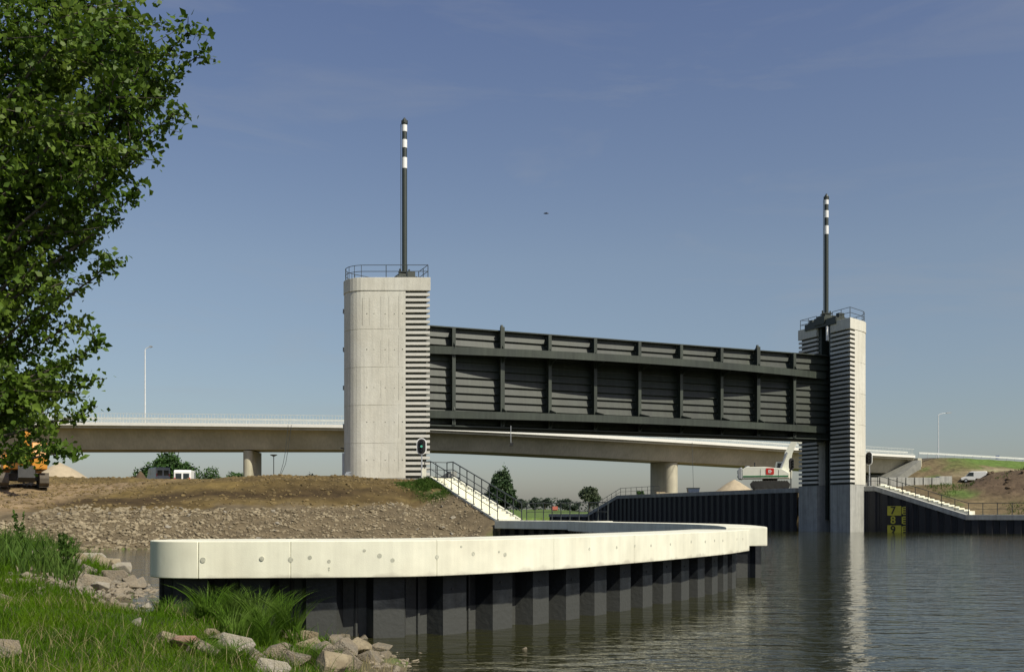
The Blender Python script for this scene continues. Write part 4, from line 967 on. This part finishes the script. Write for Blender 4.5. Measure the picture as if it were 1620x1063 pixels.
o = scatter_mesh('shore_rubble', list(zip(XC[ok],YC[ok],np.maximum(height(XC[ok],YC[ok]),-.05)+.02)), .05+.13*rng.random(ok.sum())**2, M['stoneb'], SV, 9); tag(o, 'small broken stone around the boulders on the left shore', 'rubble', kind='stuff')
XC = rng.uniform(-4.2,-1.2,500); YC = rng.uniform(9.5,14,500); d_, _ = segdist(XC, YC, shoreB); ok = (d_ < .55); o = scatter_mesh('waterline_rubble', list(zip(XC[ok],YC[ok],np.maximum(height(XC[ok],YC[ok]),-.04))), .03+.07*rng.random(ok.sum())**2, M['stoneb'], SV, 11); tag(o, 'small wet rubble along the near waterline', 'rubble', kind='stuff')
XC = rng.uniform(52,90,2600); YC = rng.uniform(86,118,2600); hp_, _ = segdist(XC, YC, [(56,112),(68,106),(84,98),(110,82)]); ok = hp_ < 6
o = scatter_mesh('heap_clods', list(zip(XC[ok],YC[ok],height(XC[ok],YC[ok]))), .08+.3*rng.random(ok.sum())**3, M['soil'], SV, 13); tag(o, 'dark clods on the soil heap behind the right quay', 'clods', kind='stuff')
# larger single stones in it
SM = []
for k, (mn) in enumerate(('stone','stonew','stoneb','stoner')):
    for j in range(5):
        v, f = SV[(k*3+j)%10]; me = bpy.data.meshes.new('stone'); me.from_pydata(v.tolist(), [], f.tolist()); me.materials.append(M[mn]); SM.append(me)
idx = rng.choice(len(X), 90, replace=False)
for i in idx:
    o = bpy.data.objects.new('bank_stone', SM[int(rng.integers(0,9))]); COL.objects.link(o); s = rng.uniform(.16,.27); o.scale = (s,s,s*.9); o.location = (X[i],Y[i],Z[i]+.03); o.rotation_euler = (rng.uniform(-.4,.4),rng.uniform(-.4,.4),rng.uniform(0,6.28))
    tag(o, 'larger pale stone lying in the rubble on the slope of the earth bank', 'stone', 'larger stones in the bank rubble')
# boulders on the near shore
bould = [ # px, py(base centre), Y, size m, mat index, label
 (520,999,12.6,.20,3,'flat reddish boulder against the sheet piles at the water edge'),
 (372,1023,11.3,.19,1,'large pale topped boulder in the grass below the guide wall'),
 (290,1022,11.4,.15,3,'reddish brown boulder in the grass left of the pale topped boulder'),
 (262,1013,11.8,.14,0,'grey boulder at the left end of the foreground boulders'),
 (318,1030,11.1,.15,2,None),(345,1012,11.9,.13,2,None),(334,1003,12.3,.10,0,None),
 (458,1008,12.1,.15,0,None),(487,1010,12.0,.16,0,None),(500,1003,12.4,.11,1,None),(540,1030,11.6,.22,2,None),(515,1035,11.2,.20,2,None),
 (565,1026,12.0,.20,0,'grey boulder at the right tip of the pile nearest the water'),(600,1027,12.2,.16,2,None),(585,1042,11.4,.15,2,None),(556,1050,11.1,.19,2,None),
 (524,1057,10.7,.24,0,'dark grey boulder at the lower edge beside the water'),(430,1060,10.2,.16,1,'pale boulder in the grass at the bottom edge'),(470,1045,10.9,.17,2,None),(445,1035,11.3,.18,2,None),(405,1040,11,.13,2,None),
 (545,1010,12.7,.12,2,None),(575,1012,12.8,.11,2,None),(530,1018,12.2,.15,2,None),(495,1025,11.6,.17,0,None),(610,1037,12.3,.10,2,None),
 (160,893,24,.42,0,'big grey boulder on top of the left shore stones'),(180,915,23,.36,2,'long brown slab boulder on the left shore'),(205,922,23.5,.3,2,None),(138,905,23.5,.3,2,None),(150,925,22,.35,2,None),(158,932,20.5,.24,1,'small white boulder at the foot of the left shore stones'),(120,888,26,.4,0,None),(105,895,25,.35,2,None),(192,900,25,.35,1,None),(145,882,27,.45,1,None),(172,880,28,.4,0,None),(80,880,27,.4,0,None),(60,884,27,.35,2,None),(215,928,24,.3,2,None),
 (229,962,14.6,.17,1,'pale boulder beside the rounded end of the guide wall'),(212,972,14.3,.13,0,None),(238,980,14.0,.13,2,None),(196,975,14.6,.12,2,None),(220,986,13.6,.11,1,None),
 (8,1030,8.8,.16,2,'brown boulder in the grass at the left frame edge'),(5,950,17,.2,2,None)]
for i, (px, py, Y_, s, mi, lab) in enumerate(bould):
    x_ = (px-CX)/F*Y_; g_ = max(hz(x_,Y_), -.05)
    # keep the seen row: slide in depth along the ground
    for _ in range(12):
        zs = g_; Y2 = F*(CH-zs-s*.2)/(py-HZ); Y_ = .5*Y_+.5*min(max(Y2, 7), 32); x_ = (px-CX)/F*Y_; g_ = max(hz(x_,Y_), -.05)
    o = bpy.data.objects.new('boulder', SM[mi*5+int(rng.integers(5))]); COL.objects.link(o); s *= (1.1 if (px > 240 and py > 990) else 1.05); o.scale = (s*1.1,s,s*1.1); o.location = (x_,Y_,g_+s*.3); o.rotation_euler = (rng.uniform(-.3,.3),rng.uniform(-.3,.3),rng.uniform(0,6.28))
    if lab: tag(o, lab, 'boulder')
    elif py < 935 : tag(o, 'brown grey boulder among the stones on the left shore behind the grass', 'boulder', 'boulders on the left shore')
    elif px < 250: tag(o, 'small boulder in the grass beside the rounded wall end', 'boulder', 'boulders beside the rounded wall end')
    else: tag(o, 'brown grey boulder in the foreground pile between grass and water', 'boulder', 'boulders of the foreground shore')
o = bpy.data.objects.new('sunken_boulder', SM[2*5]); COL.objects.link(o); p = atz(827,0,14.3); o.location = (p[0],p[1],-.06); o.scale = (.14,.12,.16); tag(o, 'lone ochre boulder breaking the water in front of the guide wall', 'boulder')

# ------------------------------------------------------------------ grass and plants
def blades(name, X, Y, Z, H, Wd, lean, m_, seed=0, segs=3):
    r_ = np.random.default_rng(seed); n_ = len(X); az = r_.uniform(0,2*np.pi,n_); la = r_.uniform(0,2*np.pi,n_); L_ = lean*H*r_.uniform(.2,1.2,n_)
    dx, dy = np.cos(az)*Wd/2, np.sin(az)*Wd/2; VV = []
    for k in range(segs+1):
        t = k/segs; w = (1-t)**.6 if k < segs else .05; cx = X+np.cos(la)*L_*t**1.8; cy = Y+np.sin(la)*L_*t**1.8; cz = Z+H*t-.35*L_*t**3
        VV.append(np.stack([cx-dx*w,cy-dy*w,cz],1)); VV.append(np.stack([cx+dx*w,cy+dy*w,cz],1))
    V_ = np.stack(VV,1).reshape(-1,3); nv = 2*(segs+1); base = np.arange(n_)*nv; F_ = []
    for k in range(segs): F_.append(np.stack([base+2*k,base+2*k+1,base+2*k+3,base+2*k+2],1))
    return npmesh(name, V_, np.concatenate(F_), m_)
def onbank(n_, f):
    # samples denser near the camera
    Yd = 5.2*(46/5.2)**rng.random(n_); X_ = Yd*rng.uniform(-.56,-.05,n_)
    d_, _ = segdist(X_, Yd, shoreB); ok = inside(X_, Yd, polyB) & (d_ > .45+.5*fbm(X_,Yd,1.5,3)); return X_[ok], Yd[ok], d_[ok]
X,Y,d = onbank(125000, 0)
tall = np.clip((fbm(X,Y,2.5,4)+.25)*1.2, 0, 1)
H = (.07+.13*rng.random(len(X))**1.5)*(1+1.3*tall)*(1+.9*(rng.random(len(X))<.04))*np.interp(Y,[5,12,20,35],[.7,.9,1.2,1.9])*np.clip(d/1.2+.35,.3,1)
# bare stony gap around the left shore boulders
keep = ~((np.hypot((X+9.2)/2.0,(Y-24)/3.5) < 1)) ; keep &= rng.random(len(X)) < np.clip(d*1.2,.25,1)
X,Y,H = X[keep],Y[keep],H[keep]
gr = blades('grass', X,Y,height(X,Y)-.02,H,np.interp(Y,[5,12,20,40],[.006,.008,.015,.03])*(.7+.7*rng.random(len(X))),.75,M['grass'],3)
n2_ = 2600; Yd = rng.uniform(22,44,n2_); X_ = Yd*rng.uniform(-.52,-.43,n2_); ok = inside(X_,Yd,polyB) & (fbm(X_,Yd,1.6,3) > -.1); X_,Yd = X_[ok],Yd[ok]
gw = blades('tall_weeds', X_,Yd,height(X_,Yd)-.02,.35+.75*rng.random(len(X_))**2,np.full(len(X_),.045),.6,M['weed'],33,4); tag(gw,'rough tall weeds along the back edge of the near bank','weeds',kind='stuff')
nd = 9000; Yd = 5.2*(30/5.2)**rng.random(nd); X_ = Yd*rng.uniform(-.56,-.05,nd); ok = inside(X_,Yd,polyB) & (fbm(X_,Yd,.9,3) > .0); X_,Yd = X_[ok],Yd[ok]
dg2 = blades('dry_grass', X_,Yd,height(X_,Yd)-.02,.12+.22*rng.random(len(X_)),np.interp(Yd,[5,30],[.004,.012]),.9,M['dry'],35,3); tag(dg2,'dry straw coloured stalks among the green grass','dry grass',kind='stuff')
tag(gr, 'bright green grass covering the near left bank', 'grass', kind='stuff')
def tuft(px, py, Y_, n_, h_, spread, label, lean=.62, w_=.012):
    x0 = (px-CX)/F*Y_; r_ = np.random.default_rng(int(px)); a = r_.uniform(0,6.28,n_); rr = spread*np.sqrt(r_.random(n_)); X_ = x0+rr*np.cos(a); Y2 = Y_+rr*np.sin(a)*.7; Z_ = np.maximum(height(X_,Y2),0)-.02
    o = blades('grass_tuft', X_,Y2,Z_,h_*(.45+.65*r_.random(n_)),np.full(n_,w_),lean,M['grass2'],int(px),5); tag(o,label,'grass tuft')
tuft(428,1012,12.4,620,.72,.34,'tallest arching grass tuft in front of the dark sheet piles')
tuft(352,1008,12.6,560,.62,.36,'arching grass tuft left of the tallest one below the guide wall')
tuft(390,1030,11.6,420,.52,.34,'bushy grass tuft around the pale topped boulder')
tuft(488,1050,11.0,260,.34,.22,'small grass tuft growing among the foreground boulders')
tuft(470,1010,12.2,60,.4,.1,'thin upright grass tuft at the right edge of the grass')
tuft(290,985,13.4,380,.42,.4,'low grass tuft beside the left end of the sheet piles')
tuft(345,1060,10.2,260,.34,.3,'grass tuft at the bottom edge left of the boulders',1.1)
def leafcloud(pts, size, r_, flat=.35):
    n_ = len(pts); d1 = r_.normal(size=(n_,3)); d1 /= np.linalg.norm(d1,axis=1)[:,None]; d2 = np.cross(d1, r_.normal(size=(n_,3))); d2 /= np.linalg.norm(d2,axis=1)[:,None]
    s = (size*(.6+.8*r_.random(n_)))[:,None]
    nn_ = np.cross(d1,d2)
    V_ = np.stack([pts-d1*s*.5, pts+d2*s*.38-d1*s*.08+nn_*s*.08, pts+d1*s*.6, pts-d2*s*.38-d1*s*.08+nn_*s*.08],1).reshape(-1,3); F_ = np.arange(n_*4).reshape(-1,4)
    return V_, F_
def weed(px, py, Y_, h_, label, n_=120):
    x0 = (px-CX)/F*Y_; g_ = hz(x0,Y_); T = thing('weed_plant',(x0,Y_,g_),label,'weed','leafy weeds on the left bank' if False else None); r_ = np.random.default_rng(int(px)*3)
    m = MB(); P_ = []
    for k in range(5):
        a = r_.uniform(0,6.28); tip = Vector((x0+math.cos(a)*h_*.3*r_.random(),Y_+math.sin(a)*h_*.3*r_.random(),g_+h_*r_.uniform(.7,1.05))); b0 = Vector((x0,Y_,g_-.03)); m.tube(b0,tip,.012,.005,n=5)
        for j in range(n_//5): t_ = r_.uniform(.15,1); c = b0.lerp(tip,t_)+Vector(r_.normal(size=3)*.06*(1.3-t_)); P_.append(c[:])
    m.build('stem', M['weed'], T); V_,F_ = leafcloud(np.array(P_)-np.array([x0,Y_,g_]), .09, r_); o = npmesh('leaves', V_,F_,M['weed']); o.parent = T
weed(32,860,30,1.3,'tall leafy weed at the left edge in front of the rubble slope',160)
weed(108,880,24,1.15,'leafy weed standing left of the shore boulders',170)
weed(100,850,32,1.0,'leafy weed on the grass crest before the rubble')


# green weeds beside the stair, on the earth bank
n_ = 9000; t_ = rng.random(n_); t_ = t_*.52; X = -7.7+5.6*t_+rng.normal(0,.45,n_); Y = 73.6-8.2*t_+rng.normal(0,.6,n_); ok = inside(X,Y,polyA) & (fbm(X,Y,1.4,3) > -.35)
g2 = blades('bank_weeds', X[ok],Y[ok],height(X[ok],Y[ok])-.02,.10+.25*rng.random(ok.sum()),np.full(ok.sum(),.035),.8,M['weed'],8,2); tag(g2,'patch of green weeds beside the cream bank stair','weeds',kind='stuff')
X = rng.uniform(46,82,26000); Y = rng.uniform(96,124,26000); d,_ = segdist(X,Y,QR); ok = inside(X,Y,polyC)&(d>3)&(fbm(X,Y,4,4)>.12)&(d<16)
g3 = blades('quay_weeds', X[ok],Y[ok],height(X[ok],Y[ok])-.02,.15+.3*rng.random(ok.sum()),np.full(ok.sum(),.06),.8,M['weed'],9,2); tag(g3,'green weeds on the earth slope behind the right quay','weeds',kind='stuff')

def crown_points(c, rad, n_, r_, lobes=9, fill=.55, shape=None):
    c = np.array(c); rad = np.array(rad); out = []
    L_ = []
    for k in range(lobes):
        v = r_.normal(size=3); v /= np.linalg.norm(v); L_.append((v*rad*r_.uniform(.35,.72), rad*r_.uniform(.32,.5)))
    w = np.array([np.prod(l[1]) for l in L_]); w /= w.sum()
    for (lc, lr), k in zip(L_, r_.multinomial(n_, w)):
        v = r_.normal(size=(k,3)); v /= np.linalg.norm(v,axis=1)[:,None]; rr = (fill+(1-fill)*r_.random(k))[:,None]*(1+.15*r_.normal(size=(k,1))); out.append(lc+v*rr*lr)
    P_ = np.concatenate(out)
    if shape: P_ = shape(P_/rad)*rad
    return P_+c
def tree(px, Y_, pyt, pyb, wpx, m_, label, name='tree', n_=5000, leaf=None, seed=0, lobes=12, shape=None, group=None, trunk=.15, bury=0):
    s = Y_/F; X_ = (px-CX)*s; zb = CH+(HZ-pyb)*s; zt = CH+(HZ-pyt)*s; h_ = zt-zb; g_ = zb-bury; T = thing(name,(X_,Y_,g_),label,'tree',group); r_ = np.random.default_rng(seed+int(px))
    cz = zb+h_*(.5+trunk/2); rad = (wpx*s/2, wpx*s/2, h_*(1-trunk)/2)
    P_ = crown_points((0,0,cz-g_), rad, n_, r_, lobes, shape=shape); V_,F_ = leafcloud(P_, leaf or 2.6*s, r_)
    o = npmesh('crown', V_,F_,M[m_]); o.parent = T
    m = MB().chain([(X_,Y_,g_-.3),(X_+.02*h_,Y_,g_+h_*.3+bury*.3),(X_,Y_,cz+h_*.15)],[h_*.035,h_*.025,h_*.008],8)
    for k in range(6):
        a = k*1.1; z0 = g_+(cz-g_)*(.6+.08*k); m.chain([(X_,Y_,z0),(X_+math.cos(a)*rad[0]*.6,Y_+math.sin(a)*rad[1]*.6,z0+h_*.2)],[h_*.014,h_*.004],5)
    m.build('trunk', M['bark'], T)
    return T
cone = lambda q: np.stack([q[:,0]*(.45+.55*np.clip(.75-q[:,2]*.55,0,1.3)), q[:,1]*(.45+.55*np.clip(.75-q[:,2]*.55,0,1.3)), q[:,2]],1)
dome = lambda q: np.stack([q[:,0],q[:,1],np.where(q[:,2]<0,q[:,2]*.8,q[:,2])],1)
tree(794,185,737,822,54,'leaf_dark','tall dark conical tree on the meadow right of the bank stair',n_=9000,lobes=22,shape=cone,trunk=.05,leaf=.42)
tree(932,205,768,812,36,'leaf_grey','loose grey green tree left of the far quay slope',n_=2200,lobes=14,leaf=.45)
tree(261,150,714,790,92,'leaf_mid','broad round green tree behind the parked vans',n_=14000,lobes=30,leaf=.4,shape=dome,trunk=.0)
for px,Y_,t,b_,w,lab in ((331,160,741,775,50,'low green bush right of the white van'),(370,170,743,775,42,'low bush next to the left bridge pier'),(760+62,420,789,806,22,'small far tree just right of the dark conical tree'),(846,430,787,806,18,'narrow grey far tree left of the red roof'),(862,440,786,806,26,'broad far tree directly left of the red roof'),(893,450,789,806,30,'far tree right of the red roof'),(910,400,795,808,26,'small far tree beside the loose grey green tree'),(1013,190,775,792,14,'small tree peeping over the far quay railing')):
    tree(px,Y_,t,b_,w,'leaf_far' if Y_ > 300 else 'leaf_mid',lab,n_=1800,lobes=10,leaf=2.4*Y_/F,trunk=0)
# far hedge row and farm
n_ = 9000; X = rng.uniform(-260,260,n_); Y = 560+rng.uniform(-8,8,n_); Hh = 3.5+3.2*np.clip(fbm(X,Y*0,26,4)+.5,0,1.4); P_ = np.stack([X,Y,height(X,Y)+rng.random(n_)*Hh],1); V_,F_ = leafcloud(P_,1.1,rng); o = npmesh('far_wood',V_,F_,M['leaf_far']); tag(o,'distant belt of trees along the horizon','wood',kind='stuff')
p = at(877,806,400); FH = thing('farmhouse',(p[0],p[1],p[2]),'far farmhouse with red roof in the meadow seen under the bridge','farmhouse')
MB().box((p[0],p[1],p[2]+.2),(2.0,5,1.6)).build('wall',M['brickw'],FH); MB().prism([(p[0]-1.2,p[1]-3),(p[0]+1.2,p[1]-3),(p[0]+1.2,p[1]+3),(p[0]-1.2,p[1]+3)],p[2]-.1,[p[2]+1.3]*4).build('roof',M['rooftile'],FH)
for i,(px,py) in enumerate(((817,819.5),(822,819),(829,818.8),(836,818.5),(842,818.4))):
    p = at(px,py,190); o = bpy.data.objects.new('white_stone', SM[5+i%5]); COL.objects.link(o); o.location = (p[0],p[1],hz(p[0],p[1])+.12); o.scale = (.35,.2,.22); o.data = SM[5+i%5]; tag(o,'small white stone on the meadow beyond the railing','stone','white stones on the meadow')
p = at(491,752,100); T = thing('small_shrub',(p[0],p[1],4.9),'small dark shrub on the bank crest left of the near tower','shrub'); r_ = np.random.default_rng(4); P_ = r_.normal(size=(160,3))*np.array([.22,.2,.18])+np.array([0,0,.62]); V_,F_ = leafcloud(P_,.14,r_); o = npmesh('leaves',V_,F_,M['leaf_dark']); o.parent = T; MB().tube((p[0],p[1],4.7),(p[0],p[1],5.5),.02,n=5).build('stem',M['bark'],T)
# bird
p = Vector(at(864,338,60)); B = thing('bird',tuple(p),'small dark bird flying in the open sky above the gate','bird')
MB().chain([p+Vector((-.16,0,.0)),p+Vector((-.05,0,.01)),p+Vector((.07,0,.01)),p+Vector((.16,0,.0))],[.01,.045,.04,.01],8).build('body',M['black'],B,True)
for s,dz in ((1,.1),(-1,.03)): MB().slab([(0,-.05),(.08,-.05),(.16,0),(.02,.05)],p+Vector((0,0,.01)),(0.3,s*1.,dz*2),(1,0,0),.006).build('wing',M['black'],B)

# ------------------------------------------------------------------ foreground poplar
PT = thing('poplar_tree',(-8.6,12.6,1.0),'leafy poplar at the left edge hanging into the picture over the bank','tree')
r_ = np.random.default_rng(21)
bx = Vector((-8.6,12.6,.9)); trunk_pts = [bx, bx+Vector((.1,0,3)), bx+Vector((.25,.1,6)), bx+Vector((.2,.1,9.5)), bx+Vector((.1,0,13))]
MB().chain(trunk_pts,[.3,.24,.19,.13,.03],12).build('trunk', M['bark'], PT, True)
def tp(px,py,Y_): return Vector(at(px,py,Y_))
tips = [(205,20,12),(150,-40,12.3),(300,55,11.6),(308,85,11.8),(270,140,12),(278,180,11.5),(235,160,12.6),(245,232,11.8),(205,215,12.4),(212,300,11.7),(165,290,12.5),(183,410,12),(130,395,12.6),(120,340,11.7),(128,500,12.2),(152,545,11.8),(146,600,12.1),(128,655,11.7),(126,712,11.5),(60,610,12.4),(100,455,11.6),(60,520,12.2),(30,660,12.8),(10,560,12),(170,80,12.8),(110,120,12.9),(60,60,12),(20,150,12.5),(90,220,12.8),(40,320,12.7),(0,420,12.6),(180,120,11.2),(120,30,11.4),(60,180,11.3),(20,250,11.4),(70,400,11.4),(20,480,11.5),(140,250,11.4),(150,170,12.2),(-60,300,12),(-80,500,12),(-60,100,12),(0,-20,11.6),(80,-30,12),(90,580,12),(50,450,12.7),(150,350,12.2),(100,290,12.2),(200,130,12),(225,90,12.2),(140,60,12)]
br = MB(); LP = []; LD_ = []
for px,py,Y_ in tips:
    tip = tp(px,py,Y_); h_ = tip.z-(1.0+.42*abs(tip.x+8.4)); h_ = max(2.6, min(11.5, h_)); k = (h_-.9)/12; st = Vector((-8.45,12.65,h_))
    mid = st.lerp(tip,.5)+Vector((0,0,-.25)); pts = []
    for j in range(9): t_ = j/8; pts.append(st*(1-t_)**2+mid*2*t_*(1-t_)+tip*t_*t_+Vector(r_.normal(size=3)*.03))
    br.chain(pts,[.055-.05*j/8 for j in range(9)],6)
    # side twigs in the outer two thirds
    ntw = 16
    for j in range(ntw):
        t_ = r_.uniform(.28,1)**.8; i0 = min(int(t_*8),7); p0 = pts[i0].lerp(pts[i0+1], t_*8-i0); dr = (pts[i0+1]-pts[i0]).normalized()
        off = Vector(r_.normal(size=3)); off.z = off.z*.5+.1; off = (off-dr*off.dot(dr)).normalized(); lt = (.22+.5*r_.random())*(1.25-t_*.85); q_ = p0+off*lt*.8+dr*lt*.6
        br.tube(p0,q_,.007,.003,n=4,caps=False)
        nl = int(14+26*lt)
        for k in range(nl):
            u = r_.uniform(.15,1.08); c = p0.lerp(q_,u)+Vector(r_.normal(size=3)*.055); LP.append(c[:])
    for k in range(300 if px > 140 else 120): t_ = r_.uniform(.5,1.02); i0 = min(int(t_*8),7); c = pts[i0].lerp(pts[i0+1], t_*8-i0)+Vector(r_.normal(size=3)*.14*(1.3-t_)); LP.append(c[:])
edge = [(-60,230),(0,215),(40,235),(80,262),(140,262),(180,250),(235,228),(300,190),(350,140),(410,145),(460,92),(500,108),(560,128),(620,132),(690,96),(740,40),(775,0)]
for k in range(560):
    py = r_.uniform(-60,770); ex = np.interp(py,[e[0] for e in edge],[e[1] for e in edge]); px = ex-48-abs(r_.normal())*120-r_.uniform(0,40)*(r_.random()<.5); Y_ = 12.3+r_.normal()*.6
    if py > 670 and r_.random() < .85: continue
    if px > ex-150 and float(vn(np.array(px),np.array(py),46)) < .46: continue
    if px < -190: px = r_.uniform(-190,ex-20)
    c0_ = tp(px,py,Y_); a = Vector((abs(r_.normal())*1.1+.3, r_.normal()*.7, r_.normal()*.35+.05)); a.normalize(); c1_ = c0_+a*r_.uniform(.35,.75); br.tube(c0_,c1_,.007,.003,n=4,caps=False)
    for j in range(int(r_.uniform(30,60))): c = c0_.lerp(c1_, r_.uniform(-.1,1.05))+Vector(r_.normal(size=3)*.06); LP.append(c[:])
br.build('branches', M['bark'], PT)
LP = np.array(LP); org = np.array([-8.6,12.6,1.0]); V_,F_ = leafcloud(LP-org, .074, r_); o = npmesh('foliage',V_,F_,M['leaf']); o.parent = PT
print('leaves', len(LP), 'ground', len(V))
